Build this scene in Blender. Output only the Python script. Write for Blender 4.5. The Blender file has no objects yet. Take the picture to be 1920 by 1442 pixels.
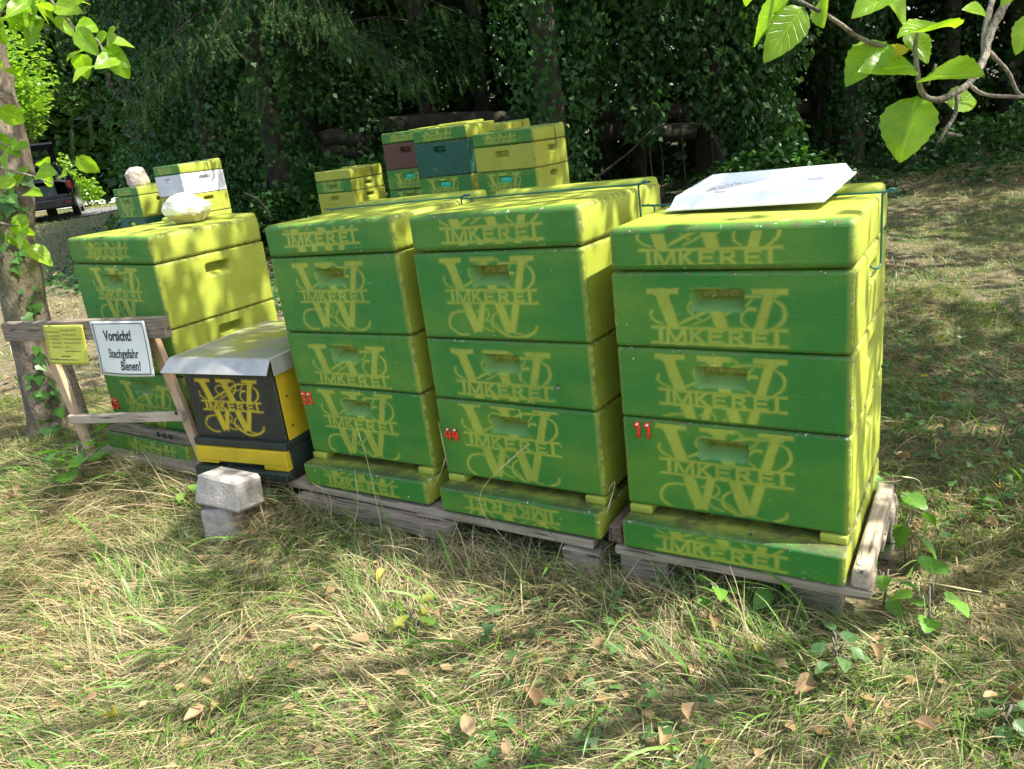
import bpy, bmesh, math, random
import numpy as np
from mathutils import Matrix, Vector
rad = math.radians
random.seed(7)
rng = np.random.default_rng(11)
scene = bpy.context.scene
COL = scene.collection
GZ = 1.13                                   # height of the lens above the meadow in front of the hives

# ------------------------------------------------------------------ camera
FPX, PITCH, ROLL = 1461.05, rad(17.936), rad(-7.0245)
F_ = np.array([0, math.cos(PITCH), -math.sin(PITCH)])
R0 = np.array([1.0, 0, 0]); U0 = np.cross(R0, F_)
R_ = math.cos(ROLL) * R0 + math.sin(ROLL) * U0
U_ = -math.sin(ROLL) * R0 + math.cos(ROLL) * U0
CAM = np.array([0, 0, GZ])
cam_d = bpy.data.cameras.new('camera'); cam = bpy.data.objects.new('camera', cam_d); COL.objects.link(cam)
m = Matrix.Identity(4)
for i in range(3):
    m[i][0] = R_[i]; m[i][1] = U_[i]; m[i][2] = -F_[i]; m[i][3] = CAM[i]
cam.matrix_world = m
cam_d.sensor_width = 36; cam_d.lens = FPX / 1920 * 36; cam_d.clip_start = 0.05; cam_d.clip_end = 600
scene.camera = cam
def ray(px, py): return F_ + R_ * (px - 960) / FPX - U_ * (py - 721) / FPX
def atz(px, py, z): d = ray(px, py); return CAM + d * (z - GZ) / d[2]
def aty(px, py, y): d = ray(px, py); return CAM + d * y / d[1]

# ------------------------------------------------------------------ sky and sun
SUN_AZ, SUN_EL = rad(-17), rad(54)           # azimuth from +x (right) towards +y (away)
sdir = Vector((math.cos(SUN_EL) * math.cos(SUN_AZ), math.cos(SUN_EL) * math.sin(SUN_AZ), math.sin(SUN_EL)))
world = bpy.data.worlds.new('World'); scene.world = world; world.use_nodes = True
wn = world.node_tree.nodes; wl = world.node_tree.links
bg = wn['Background']; sky = wn.new('ShaderNodeTexSky'); sky.sky_type = 'NISHITA'; sky.sun_disc = False
sky.dust_density = 3.0; sky.ozone_density = .6; sky.sun_elevation = SUN_EL; sky.sun_rotation = math.pi / 2 - SUN_AZ
wl.new(sky.outputs[0], bg.inputs[0]); bg.inputs[1].default_value = 0.15
sun_d = bpy.data.lights.new('sun', 'SUN'); sun_d.energy = 4.4; sun_d.angle = rad(0.53); sun_d.color = (1, .95, .86)
sun = bpy.data.objects.new('sun', sun_d); COL.objects.link(sun)
sun.rotation_euler = sdir.to_track_quat('Z', 'Y').to_euler()
sun.location = sdir * 40
scene.view_settings.view_transform = 'Standard'; scene.view_settings.look = 'None'
scene.view_settings.exposure = 1.42; scene.view_settings.gamma = 1
scene.render.engine = 'CYCLES'
scene.cycles.max_bounces = 5; scene.cycles.diffuse_bounces = 3; scene.cycles.adaptive_threshold = .02; scene.cycles.glossy_bounces = 2
scene.cycles.transmission_bounces = 3; scene.cycles.use_denoising = True
scene.cycles.sample_clamp_indirect = 6

# ------------------------------------------------------------------ helpers
def mk(name, V, F, mat=None, parent=None, smooth=False, attrs=None):
    """one mesh object from arrays; F is an (n,3) or (n,4) array or a list of polygons"""
    me = bpy.data.meshes.new(name)
    V = np.asarray(V, dtype=np.float32).reshape(-1, 3)
    if isinstance(F, np.ndarray) and F.ndim == 2:
        n, k = F.shape
        me.vertices.add(len(V)); me.vertices.foreach_set('co', V.ravel())
        me.loops.add(n * k); me.loops.foreach_set('vertex_index', F.astype(np.int32).ravel())
        me.polygons.add(n); me.polygons.foreach_set('loop_start', np.arange(0, n * k, k, dtype=np.int32))
        me.update(calc_edges=True)
    else:
        me.from_pydata(V.tolist(), [], [list(map(int, f)) for f in F]); me.update()
    if attrs:
        for k, a in attrs.items():
            at = me.attributes.new(k, 'FLOAT', 'POINT'); at.data.foreach_set('value', np.asarray(a, dtype=np.float32).ravel())
    if smooth: me.polygons.foreach_set('use_smooth', [True] * len(me.polygons))
    if mat: me.materials.append(mat)
    return link(name, me, parent)
def link(name, me, parent=None):
    o = bpy.data.objects.new(name, me); COL.objects.link(o)
    if parent is not None: o.parent = parent
    return o
def tag(o, label=None, cat=None, group=None, kind=None):
    if label: o['label'] = label
    if cat: o['category'] = cat
    if group: o['group'] = group
    if kind: o['kind'] = kind
    return o
def thing(name, label, cat, loc=(0, 0, 0), rot=(0, 0, 0), group=None):
    o = bpy.data.objects.new(name, None); COL.objects.link(o); o.empty_display_size = .1
    o.location = loc; o.rotation_euler = rot
    return tag(o, label, cat, group)
class MB:
    """collects shapes into one mesh"""
    def __init__(s): s.V = []; s.F = []; s.n = 0
    def add(s, V, F):
        V = np.asarray(V, float).reshape(-1, 3)
        s.V.append(V); s.F += [[int(i) + s.n for i in f] for f in F]; s.n += len(V); return s
    def build(s, name, mat, parent=None, smooth=False):
        return mk(name, np.concatenate(s.V), s.F, mat, parent, smooth)
def bevbox(x0, x1, y0, y1, z0, z1, b=.004, seg=2, jit=0):
    bm = bmesh.new(); bmesh.ops.create_cube(bm, size=1)
    for v in bm.verts:
        v.co = Vector(((x0 + x1) / 2 + v.co.x * (x1 - x0), (y0 + y1) / 2 + v.co.y * (y1 - y0), (z0 + z1) / 2 + v.co.z * (z1 - z0)))
        if jit: v.co += Vector([random.uniform(-jit, jit) for _ in range(3)])
    if b > 0: bmesh.ops.bevel(bm, geom=bm.edges[:], offset=b, segments=seg, profile=.5, affect='EDGES')
    bm.verts.ensure_lookup_table()
    V = [v.co[:] for v in bm.verts]; F = [[v.index for v in f.verts] for f in bm.faces]; bm.free()
    return V, F
def tube(P, r, n=8, cap=True, noise=0, sm=1):
    P = np.asarray(P, float); r = np.broadcast_to(np.asarray(r, float), (len(P),)).copy()
    T = np.gradient(P, axis=0); T /= np.linalg.norm(T, axis=1)[:, None] + 1e-9
    up = np.array([0, 0, 1.0]) if abs(T[0][2]) < .9 else np.array([1.0, 0, 0])
    V = []; A = np.arange(n) * 2 * math.pi / n
    N = np.cross(T[0], up); N /= np.linalg.norm(N)
    for i in range(len(P)):
        N = N - T[i] * (N @ T[i]); N /= np.linalg.norm(N) + 1e-9; B = np.cross(T[i], N)
        rr = r[i] * (1 + noise * rng.uniform(-1, 1, n))
        V.append(P[i] + (np.cos(A) * rr)[:, None] * N + (np.sin(A) * rr)[:, None] * B)
    V = np.concatenate(V); F = []
    for i in range(len(P) - 1):
        for k in range(n): F.append([i * n + k, i * n + (k + 1) % n, (i + 1) * n + (k + 1) % n, (i + 1) * n + k])
    if cap: F.append(list(range(n))[::-1]); F.append([(len(P) - 1) * n + k for k in range(n)])
    return V, F
def spline(pts, n=8):
    """Catmull-Rom through the points"""
    P = np.asarray(pts, float); Q = np.concatenate([[2 * P[0] - P[1]], P, [2 * P[-1] - P[-2]]]); out = []
    for i in range(1, len(Q) - 2):
        a, b, c, d = Q[i - 1], Q[i], Q[i + 1], Q[i + 2]
        for t in np.arange(n) / n:
            out.append(.5 * (2 * b + (c - a) * t + (2 * a - 5 * b + 4 * c - d) * t * t + (3 * b - a - 3 * c + d) * t ** 3))
    out.append(P[-1]); return np.array(out)
def sstep(a, b, x): t = np.clip((x - a) / (b - a), 0, 1); return t * t * (3 - 2 * t)
def vnoise(x, y, seed=0):
    x = np.asarray(x, float); y = np.asarray(y, float); xi = np.floor(x); yi = np.floor(y); fx = x - xi; fy = y - yi
    def h(a, b): s = np.sin(a * 127.1 + b * 311.7 + seed * 74.7) * 43758.5453; return s - np.floor(s)
    fx = fx * fx * (3 - 2 * fx); fy = fy * fy * (3 - 2 * fy)
    return (h(xi, yi) * (1 - fx) + h(xi + 1, yi) * fx) * (1 - fy) + (h(xi, yi + 1) * (1 - fx) + h(xi + 1, yi + 1) * fx) * fy
def frames(D, N):
    """rotation matrices whose columns are (side, D, normal)"""
    D = D / (np.linalg.norm(D, axis=1)[:, None] + 1e-9)
    N = N - D * np.sum(N * D, 1)[:, None]; N /= np.linalg.norm(N, axis=1)[:, None] + 1e-9
    return np.stack([np.cross(D, N), D, N], 2)
def scatter(T, F, pos, R, s, tint=None):
    T = np.asarray(T, float); F = np.asarray(F); k = len(T); n = len(pos)
    s = np.asarray(s, float).reshape(n, 1, -1)
    V = np.einsum('nij,nkj->nki', R, T[None] * s) + np.asarray(pos)[:, None]
    FF = (F[None] + (np.arange(n) * k)[:, None, None]).reshape(-1, F.shape[1])
    tint = rng.random(n) if tint is None else tint
    return V.reshape(-1, 3), FF, np.repeat(tint, k)
def rdir(n, zlo=-1, zhi=1):
    z = rng.uniform(zlo, zhi, n); a = rng.uniform(0, 2 * math.pi, n); r = np.sqrt(1 - z * z)
    return np.stack([r * np.cos(a), r * np.sin(a), z], 1)

# ------------------------------------------------------------------ materials
def mat(name):
    M = bpy.data.materials.new(name); M.use_nodes = True; nt = M.node_tree
    return M, nt, nt.nodes['Principled BSDF']
def nd(nt, t, **k):
    n = nt.nodes.new(t)
    for a, v in k.items():
        if a.startswith('i_'): n.inputs[a[2:].replace('_', ' ')].default_value = v
        else: setattr(n, a, v)
    return n
def noise_(nt, scale, detail=3, rough=.55, vec=None, coord='Object', scl=None):
    n = nd(nt, 'ShaderNodeTexNoise'); n.inputs['Scale'].default_value = scale; n.inputs['Detail'].default_value = detail; n.inputs['Roughness'].default_value = rough
    if vec is None:
        tc = nd(nt, 'ShaderNodeTexCoord'); vec = tc.outputs[coord]
    if scl:
        mp = nd(nt, 'ShaderNodeMapping'); mp.inputs['Scale'].default_value = scl; nt.links.new(vec, mp.inputs[0]); vec = mp.outputs[0]
    nt.links.new(vec, n.inputs['Vector']); return n
def mapr(nt, src, a, b, c=0, d=1):
    n = nd(nt, 'ShaderNodeMapRange'); n.inputs[1].default_value = a; n.inputs[2].default_value = b; n.inputs[3].default_value = c; n.inputs[4].default_value = d
    nt.links.new(src, n.inputs[0]); return n.outputs[0]
def mixc(nt, f, a, b, mode='MIX'):
    n = nd(nt, 'ShaderNodeMix'); n.data_type = 'RGBA'; n.blend_type = mode
    for s, v in ((n.inputs[0], f), (n.inputs[6], a), (n.inputs[7], b)):
        if hasattr(v, 'node'): nt.links.new(v, s)
        elif isinstance(v, (int, float)): s.default_value = v
        else: s.default_value = (*v[:3], 1)
    return n.outputs[2]
def mth(nt, op, a, b=0.0, c=None):
    n = nd(nt, 'ShaderNodeMath'); n.operation = op
    for i, v in enumerate((a, b) if c is None else (a, b, c)):
        if hasattr(v, 'node'): nt.links.new(v, n.inputs[i])
        else: n.inputs[i].default_value = v
    return n.outputs[0]
def bump(nt, bs, h, strength=.3, dist=.01):
    b = nd(nt, 'ShaderNodeBump'); b.inputs['Strength'].default_value = strength; b.inputs['Distance'].default_value = dist
    nt.links.new(h, b.inputs['Height']); nt.links.new(b.outputs[0], bs.inputs['Normal'])
def attr(nt, n): a = nd(nt, 'ShaderNodeAttribute'); a.attribute_name = n; return a.outputs['Fac']
def setc(nt, bs, c):
    if hasattr(c, 'node'): nt.links.new(c, bs.inputs['Base Color'])
    else: bs.inputs['Base Color'].default_value = (*c, 1)
def plain(name, c, rough=.6, metal=0, var=.25, scale=12, bmp=0, spec=.5):
    M, nt, bs = mat(name)
    n = noise_(nt, scale, 5)
    setc(nt, bs, mixc(nt, mapr(nt, n.outputs[0], .3, .7), [v * (1 - var) for v in c], [min(1, v * (1 + var)) for v in c]))
    bs.inputs['Roughness'].default_value = rough; bs.inputs['Metallic'].default_value = metal; bs.inputs['Specular IOR Level'].default_value = spec
    if bmp: bump(nt, bs, noise_(nt, scale * 6, 4).outputs[0], bmp, .004)
    return M
def leafmat(name, a, b, trans=.35, rough=.45, c=None, tcol=None, spec=.5, veins=False):
    """leaf: colour by per-leaf tint attribute, part of the light goes through"""
    M, nt, bs = mat(name); t = attr(nt, 'tint')
    col = mixc(nt, t, a, b)
    if c is not None: col = mixc(nt, mapr(nt, t, .9, .93), col, c)
    n = noise_(nt, 60, 3); col = mixc(nt, mapr(nt, n.outputs[0], .35, .7), col, mixc(nt, 1.0, col, (.75, .8, .7), 'MULTIPLY'))
    if veins:
        lu = mth(nt, 'ABSOLUTE', mth(nt, 'SUBTRACT', attr(nt, 'lu'), 5.0)); lv = attr(nt, 'lv')
        rib = mapr(nt, lu, .05, .12, 1, 0)
        ph = mth(nt, 'FRACT', mth(nt, 'SUBTRACT', mth(nt, 'MULTIPLY', lv, 7.0), mth(nt, 'MULTIPLY', lu, 1.7))); sv = mapr(nt, mth(nt, 'ABSOLUTE', mth(nt, 'SUBTRACT', ph, .5)), .40, .48, 0, .6)
        vein = mth(nt, 'MAXIMUM', rib, sv); col = mixc(nt, mth(nt, 'MULTIPLY', vein, .55), col, mixc(nt, 1.0, col, (1.7, 1.5, 1.6), 'MULTIPLY'))
        blem = mapr(nt, noise_(nt, 45, 4, .7).outputs[0], .68, .73); col = mixc(nt, mth(nt, 'MULTIPLY', blem, .7), col, (.20, .12, .04))
        bump(nt, bs, mth(nt, 'MULTIPLY', vein, -1.0), .5, .002)
    setc(nt, bs, col); bs.inputs['Roughness'].default_value = rough; bs.inputs['Specular IOR Level'].default_value = spec
    tr = nd(nt, 'ShaderNodeBsdfTranslucent'); nt.links.new(mixc(nt, 1.0, col, tcol or (1.6, 1.7, .6), 'MULTIPLY'), tr.inputs[0])
    mx = nd(nt, 'ShaderNodeMixShader'); mx.inputs[0].default_value = trans
    nt.links.new(bs.outputs[0], mx.inputs[1]); nt.links.new(tr.outputs[0], mx.inputs[2])
    nt.links.new(mx.outputs[0], nt.nodes['Material Output'].inputs['Surface']); return M
def woodmat(name, a, b, axis=0, scale=9):
    M, nt, bs = mat(name); s = [14, 14, 14]; s[axis] = 1.0
    n = noise_(nt, scale, 6, .65, scl=s); n2 = noise_(nt, 5, 3)
    col = mixc(nt, mapr(nt, n.outputs[0], .32, .68), a, b)
    col = mixc(nt, mapr(nt, n2.outputs[0], .35, .75), col, mixc(nt, 1.0, col, (.62, .6, .58), 'MULTIPLY'))
    crack = mapr(nt, noise_(nt, scale * .7, 3, .5, scl=s).outputs[0], .60, .66)
    col = mixc(nt, crack, col, [v * .35 for v in a])
    setc(nt, bs, col); bs.inputs['Roughness'].default_value = .85; bump(nt, bs, n.outputs[0], .5, .004); return M

LIME = (.335, .385, .042); GREEN = (.010, .168, .017)
_hm = {}
def hivemat(base=LIME, spray=GREEN, sprayed=True, seed=0.0, printc=None, chips=.0, grub=0):
    key = (base, spray, sprayed, seed, printc, chips, grub)
    if key in _hm: return _hm[key]
    M, nt, bs = mat('hive_paint'); L = nt.links
    tc = nd(nt, 'ShaderNodeTexCoord'); oi = nd(nt, 'ShaderNodeObjectInfo')
    off = nd(nt, 'ShaderNodeVectorMath'); off.operation = 'ADD'; L.new(tc.outputs['Object'], off.inputs[0])
    cmb = nd(nt, 'ShaderNodeCombineXYZ'); L.new(mth(nt, 'MULTIPLY', oi.outputs['Random'], 37.0), cmb.inputs[0]); L.new(cmb.outputs[0], off.inputs[1]); vec = off.outputs[0]
    sep = nd(nt, 'ShaderNodeSeparateXYZ'); L.new(tc.outputs['Object'], sep.inputs[0])
    blot = noise_(nt, 4.2, 2, .5, vec, scl=(1, 1, 1.9)); fine = noise_(nt, 55, 4, .6, vec); grainy = noise_(nt, 420, 2, .6, vec)
    bcol = mixc(nt, mapr(nt, blot.outputs[0], .35, .7), [v * .9 for v in base], [min(1, v * 1.08) for v in base])
    bcol = mixc(nt, mapr(nt, fine.outputs[0], .45, .75, 0, .35), bcol, [v * .72 for v in base])
    if sprayed:
        g = mixc(nt, mapr(nt, blot.outputs[0], .40, .64, 0, .75), spray, (spray[0] * 5 + .035, spray[1] * 1.35, spray[2] * .9))
        g = mixc(nt, mapr(nt, grainy.outputs[0], .4, .75, 0, .25), g, (spray[0] * 4 + .03, spray[1] * 1.3, spray[2]))
        if printc: g = mixc(nt, mapr(nt, blot.outputs[0], .4, .7), spray, [v * 1.5 for v in spray])
        yy = mth(nt, 'ADD', sep.outputs[1], mth(nt, 'MULTIPLY', mth(nt, 'SUBTRACT', blot.outputs[0], .5), .03))
        cov = mapr(nt, yy, .004, .045, .97, 0)
        # the gun was held square to the front: little paint near the right and left rims
        ex = mth(nt, 'MINIMUM', mapr(nt, sep.outputs[0], .0, .011, .4, 1), mapr(nt, sep.outputs[0], .484, .4985, 1, .1))
        cov = mth(nt, 'MULTIPLY', cov, ex)
        mask = mth(nt, 'MULTIPLY', attr(nt, 'stencil'), mapr(nt, attr(nt, 'hollow'), 0, 1, .95, .2))
        cov = mth(nt, 'MULTIPLY', cov, mth(nt, 'SUBTRACT', 1.0, mask))
        top = mapr(nt, attr(nt, 'hollow'), 0, 1, 1, .5); cov = mth(nt, 'MULTIPLY', cov, top)
        col = mixc(nt, cov, bcol, g)
        if printc: col = mixc(nt, mask, g, printc)
        else:   # hand hollow: sky reflection painted turquoise on its cheeks and floor, debris on the back wall
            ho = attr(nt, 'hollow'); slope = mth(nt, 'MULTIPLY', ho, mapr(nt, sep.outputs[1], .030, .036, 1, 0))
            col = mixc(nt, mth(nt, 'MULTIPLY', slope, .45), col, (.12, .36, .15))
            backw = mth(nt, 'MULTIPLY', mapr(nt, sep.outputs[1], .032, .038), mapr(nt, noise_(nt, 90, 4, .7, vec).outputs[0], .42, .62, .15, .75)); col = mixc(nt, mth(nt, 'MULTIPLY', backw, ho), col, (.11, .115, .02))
    else: col = bcol
    # scuffs down to the white foam, mostly along the rims
    e = attr(nt, 'edge'); sp = noise_(nt, 130, 2, .6, vec); sp2 = noise_(nt, 26, 2, .5, vec)
    thr = mth(nt, 'SUBTRACT', .745 - chips, mth(nt, 'MULTIPLY', e, .052))
    both = mth(nt, 'ADD', mth(nt, 'MULTIPLY', sp.outputs[0], .62), mth(nt, 'MULTIPLY', sp2.outputs[0], .38))
    thr = mth(nt, 'SUBTRACT', thr, .055)
    chip = mth(nt, 'GREATER_THAN', both, thr)
    col = mixc(nt, chip, col, (.72, .72, .62))
    # dirt that ran down and mould line at mid height
    dirt = mapr(nt, noise_(nt, 3.2, 5, .65, vec, scl=(3, 3, .6)).outputs[0], .52, .8, 0, .4)
    col = mixc(nt, dirt, col, mixc(nt, 1.0, col, (.62, .6, .5), 'MULTIPLY'))
    scr = mapr(nt, noise_(nt, 9, 4, .7, vec, scl=(1, 1, 26)).outputs[0], .66, .69, 0, .5); scr = mth(nt, 'MULTIPLY', scr, mapr(nt, sp2.outputs[0], .5, .6))
    col = mixc(nt, scr, col, (.55, .58, .30))
    grime = mth(nt, 'MULTIPLY', e, mapr(nt, fine.outputs[0], .40, .62, 0, .75)); col = mixc(nt, grime, col, (.10, .10, .03))
    rub = mapr(nt, noise_(nt, 14, 5, .75, vec).outputs[0], .60, .70, 0, .30); col = mixc(nt, rub, col, mixc(nt, 1.0, col, (1.5, 1.35, 1.2), 'MULTIPLY'))
    if grub:
        up = nd(nt, 'ShaderNodeNewGeometry'); su = nd(nt, 'ShaderNodeSeparateXYZ'); L.new(up.outputs['Normal'], su.inputs[0])
        gf = mth(nt, 'MULTIPLY', mapr(nt, su.outputs[2], .5, .9), mapr(nt, noise_(nt, 18, 5, .7, vec).outputs[0], .38, .62, .25, .85)); col = mixc(nt, gf, col, (.06, .055, .025))
    spk = mapr(nt, noise_(nt, 210, 1, .5, vec).outputs[0], .72, .75); col = mixc(nt, mth(nt, 'MULTIPLY', spk, .7), col, (.05, .045, .02))
    setc(nt, bs, col)
    L.new(mapr(nt, fine.outputs[0], .3, .7, .42, .72), bs.inputs['Roughness'])
    h = mth(nt, 'ADD', mth(nt, 'MULTIPLY', grainy.outputs[0], .5), mth(nt, 'MULTIPLY', fine.outputs[0], .7))
    bump(nt, bs, h, .3, .004); _hm[key] = M; return M

M_RED = plain('red_plastic', (.75, .035, .01), .45, var=.15)
M_PIN = plain('white_pin', (.75, .72, .68), .4)
M_WIRE = plain('green_coated_wire', (.02, .12, .085), .35)
M_STEEL = plain('galvanised_steel', (.46, .45, .41), .55, .45, .25, 9)
M_WOOD = woodmat('weathered_wood', (.27, .21, .14), (.48, .40, .29), 0)
M_WOODY = woodmat('weathered_wood_across', (.30, .24, .165), (.54, .46, .34), 1)
M_OLDW = woodmat('old_grey_wood', (.13, .10, .07), (.36, .30, .225), 0)
M_NEWW = woodmat('pale_lath_wood', (.50, .33, .19), (.66, .48, .31), 2)
M_NEWX = woodmat('pale_rail_wood', (.46, .37, .26), (.60, .50, .38), 0)
M_RWOOD = woodmat('reddish_beam_wood', (.10, .06, .04), (.24, .15, .10), 1)
M_DARKW = plain('dark_gap', (.012, .01, .008), .9)
M_CONC = plain('concrete', (.36, .325, .28), .9, var=.3, scale=22, bmp=1.0)
M_STONEW = plain('pale_lime_stone', (.80, .74, .66), .9, var=.14, scale=9, bmp=.9)
M_STONEB = plain('beige_stone', (.50, .42, .34), .9, var=.2, scale=9, bmp=.9)
M_WHITEP = plain('white_plastic', (.82, .83, .86), .25, var=.05)
M_BLACKP = plain('black_print', (.015, .015, .016), .5)
M_BARK = None

# ------------------------------------------------------------------ terrain
def gz(x, y):
    x = np.asarray(x, float); y = np.asarray(y, float)
    h = .0145 * np.clip(y - 2.4, -2.2, 60) - .0002 * np.clip(y - 25, 0, 500) ** 1.2
    h = h + .055 * np.exp(-(((x + 1.75) / .9) ** 2 + ((y - 3.1) / .9) ** 2))
    h = h + .10 * sstep(4, 9, x) * sstep(4, 9, y)
    cr, sr = math.cos(rad(-34)), math.sin(rad(-34)); uu = cr * (x + .673) + sr * (y - 2.353); vv = -sr * (x + .673) + cr * (y - 2.353)
    h = h + .052 * np.exp(-((vv + .02) / .21) ** 2) * sstep(-1.3, -.6, uu) * sstep(2.2, 1.5, uu)
    far = sstep(0, 1.2, np.hypot(x - .1, (y - 2.2)) - .5)
    h = h + (vnoise(x * 1.3, y * 1.3, 3) - .5) * .05 * far + (vnoise(x * 5, y * 5, 4) - .5) * .034 + (vnoise(x * 11, y * 11, 14) - .5) * .016
    return h
xs = np.concatenate([-np.geomspace(6.2, 150, 34)[::-1], np.arange(-6, 6.01, .09), np.geomspace(6.2, 150, 34)])
ys = np.concatenate([-np.geomspace(2.2, 120, 26)[::-1], np.arange(-2, 12.01, .09), np.geomspace(12.3, 170, 40)])
X, Y = np.meshgrid(xs, ys); nx, ny = len(xs), len(ys)
idx = np.arange(nx * ny).reshape(ny, nx)
Fq = np.stack([idx[:-1, :-1], idx[:-1, 1:], idx[1:, 1:], idx[1:, :-1]], -1).reshape(-1, 4)
M, nt, bs = mat('meadow_soil')
n1 = noise_(nt, 1.7, 6, .6); n2 = noise_(nt, 16, 6, .7); n3 = noise_(nt, 90, 3, .7)
c = mixc(nt, mapr(nt, n1.outputs[0], .38, .62), (.14, .10, .058), (.09, .11, .035))
c = mixc(nt, mapr(nt, n2.outputs[0], .42, .68), c, (.28, .22, .125))
c = mixc(nt, mapr(nt, n3.outputs[0], .45, .75), c, (.06, .05, .028))
setc(nt, bs, c); bs.inputs['Roughness'].default_value = .95; bump(nt, bs, n3.outputs[0], .8, .02)
g = mk('ground', np.stack([X, Y, gz(X, Y)], -1).reshape(-1, 3), Fq, M, smooth=True); tag(g, kind='structure')

# gravel lane behind the car, lawn strip catches the sun
def sheet(name, x0, x1, y0, y1, lift, M, n=30, curve=0):
    u = np.linspace(0, 1, n); Xg, Yg = np.meshgrid(x0 + (x1 - x0) * u, u); Yg = y0 + (y1 - y0) * Yg + curve * (Xg - x0)
    id_ = np.arange(n * n).reshape(n, n)
    Fs = np.stack([id_[:-1, :-1], id_[:-1, 1:], id_[1:, 1:], id_[1:, :-1]], -1).reshape(-1, 4)
    return tag(mk(name, np.stack([Xg, Yg, gz(Xg, Yg) + lift], -1).reshape(-1, 3), Fs, M, smooth=True), kind='structure')
sheet('gravel_road', -34, 6, 27.5, 32, .03, plain('gravel', (.50, .47, .43), .95, var=.25, scale=4, bmp=.6))
sheet('parking_strip', -12.6, -10.2, 21.5, 25.0, .03, plain('asphalt', (.16, .16, .165), .9, var=.2, scale=6, bmp=.5))

# ------------------------------------------------------------------ stencil: big W, the word between two rules, scrolls
def bk(pts):                                # measured on one stencilled front, straightened
    o = []
    for x, y in pts: o.append(((x - 220 - .26 * (y - 700)) / 1160, (700 + .083 * (x - 220) - y) / 1400))
    return o
SEG = []                                    # x0,y0,x1,y1,w0,w1,square,band
def st(x0, y0, x1, y1, w0, w1=None, sq=1, band=0): SEG.append((x0, y0, x1, y1, w0, w1 if w1 is not None else w0, sq, band))
st(.085, .40, .312, -.27, .094); st(.33, -.27, .44, .12, .062); st(.454, .40, .665, -.27, .094); st(.885, .40, .690, -.27, .070)
for a, b in ((-.02, .225), (.325, .585), (.757, 1.0)): st(a, .395, b, .395, .042)
for a, b, d in ((.03, .33, 1), (.16, .33, -1), (.40, .33, 1), (.53, .33, -1), (.83, .33, 1), (.94, .33, -1)): st(a - .0, .385, a + d * .035, .345, .03, .01)
st(0, .118, 1, .118, .021, band=1); st(0, 0, 1, 0, .021, band=1)
Lh = .118
def let(*s):
    for q in s: st(*q, band=1)
w = .026
let((.075, 0, .075, Lh, w * 1.2)); let((.92, 0, .92, Lh, w * 1.2))
let((.13, 0, .13, Lh, w), (.13, Lh, .195, .01, w), (.195, .01, .26, Lh, w), (.26, 0, .26, Lh, w))
let((.31, 0, .31, Lh, w), (.315, .05, .395, Lh, w), (.335, .065, .405, 0, w))
for e in (.45, .765): let((e, 0, e, Lh, w), (e, .1, e + .1, .1, .02), (e, .06, e + .085, .06, .02), (e, .018, e + .1, .018, .02))
let((.60, 0, .60, Lh, w), (.60, .1, .66, .1, .022), (.60, .055, .66, .055, .02), (.66, .1, .685, .078, .024), (.685, .078, .66, .055, .024), (.64, .055, .70, 0, w))
def swirl(px, w0=.012, w1=.012, wm=None):
    P = spline(bk(px), 6); n = len(P)
    for i in range(n - 1):
        t = i / (n - 1); wv = w0 + (w1 - w0) * t
        if wm: wv += wm * math.sin(math.pi * t)
        st(P[i][0], P[i][1], P[i + 1][0], P[i + 1][1], wv, wv, 0)
swirl([(140, 360), (145, 410), (200, 470), (280, 505)], .02, .012)
swirl([(440, 500), (560, 430), (680, 370), (780, 310), (870, 262), (990, 262), (1095, 275)], .02, .012, .008)
swirl([(600, 470), (520, 410), (470, 350), (470, 290), (530, 262), (600, 285), (640, 350)])
swirl([(560, 520), (640, 480), (700, 430)])
swirl([(690, 240), (740, 185), (820, 215), (858, 300), (850, 390), (800, 440)], .012, .02)
swirl([(770, 345), (850, 370), (950, 360), (990, 290)])
swirl([(1040, 395), (985, 390), (952, 440), (970, 520), (1030, 575)], .026, .012)
swirl([(1165, 305), (1250, 370), (1295, 460), (1290, 540), (1240, 605)], .012, .016, .012)
swirl([(500, 835), (400, 830), (310, 860), (280, 940), (310, 1030), (390, 1100), (470, 1140), (570, 1145)], .012, .016, .012)
swirl([(640, 850), (710, 795), (785, 850), (800, 920), (750, 970)], .012, .012)
swirl([(740, 955), (850, 1000), (950, 1060), (1010, 1130)])
swirl([(900, 885), (855, 940), (870, 1040), (960, 1110), (1080, 1190), (1200, 1230), (1330, 1210), (1420, 1150), (1430, 1090)], .014, .02, .010)
swirl([(740, 1040), (800, 1090), (900, 1120)])
swirl([(1150, 1150), (1230, 1180), (1330, 1207)])
SEG = np.array(SEG)
def stencil(u, v, soft):
    """paint mask of the stencil at unit coordinates"""
    d_bg = np.full(u.shape, 9.0); d_bd = np.full(u.shape, 9.0)
    for x0, y0, x1, y1, w0, w1, sq, band in SEG:
        dx, dy = x1 - x0, y1 - y0; L = math.hypot(dx, dy); tx, ty = dx / L, dy / L
        a = (u - x0) * tx + (v - y0) * ty; b = np.abs(-(u - x0) * ty + (v - y0) * tx)
        t = np.clip(a / L, 0, 1); hw = (w0 + (w1 - w0) * t) / 2
        d = np.maximum(np.maximum(-a, a - L), b - hw) if sq else np.hypot(a - t * L, b) - hw
        if band: d_bd = np.minimum(d_bd, d)
        else: d_bg = np.minimum(d_bg, d)
    band = np.maximum(-.002 - v, v - Lh - .002)          # the word's band is cut out of the W
    d = np.minimum(np.maximum(d_bg, -band), d_bd)
    return sstep(soft, -soft, d)

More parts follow.
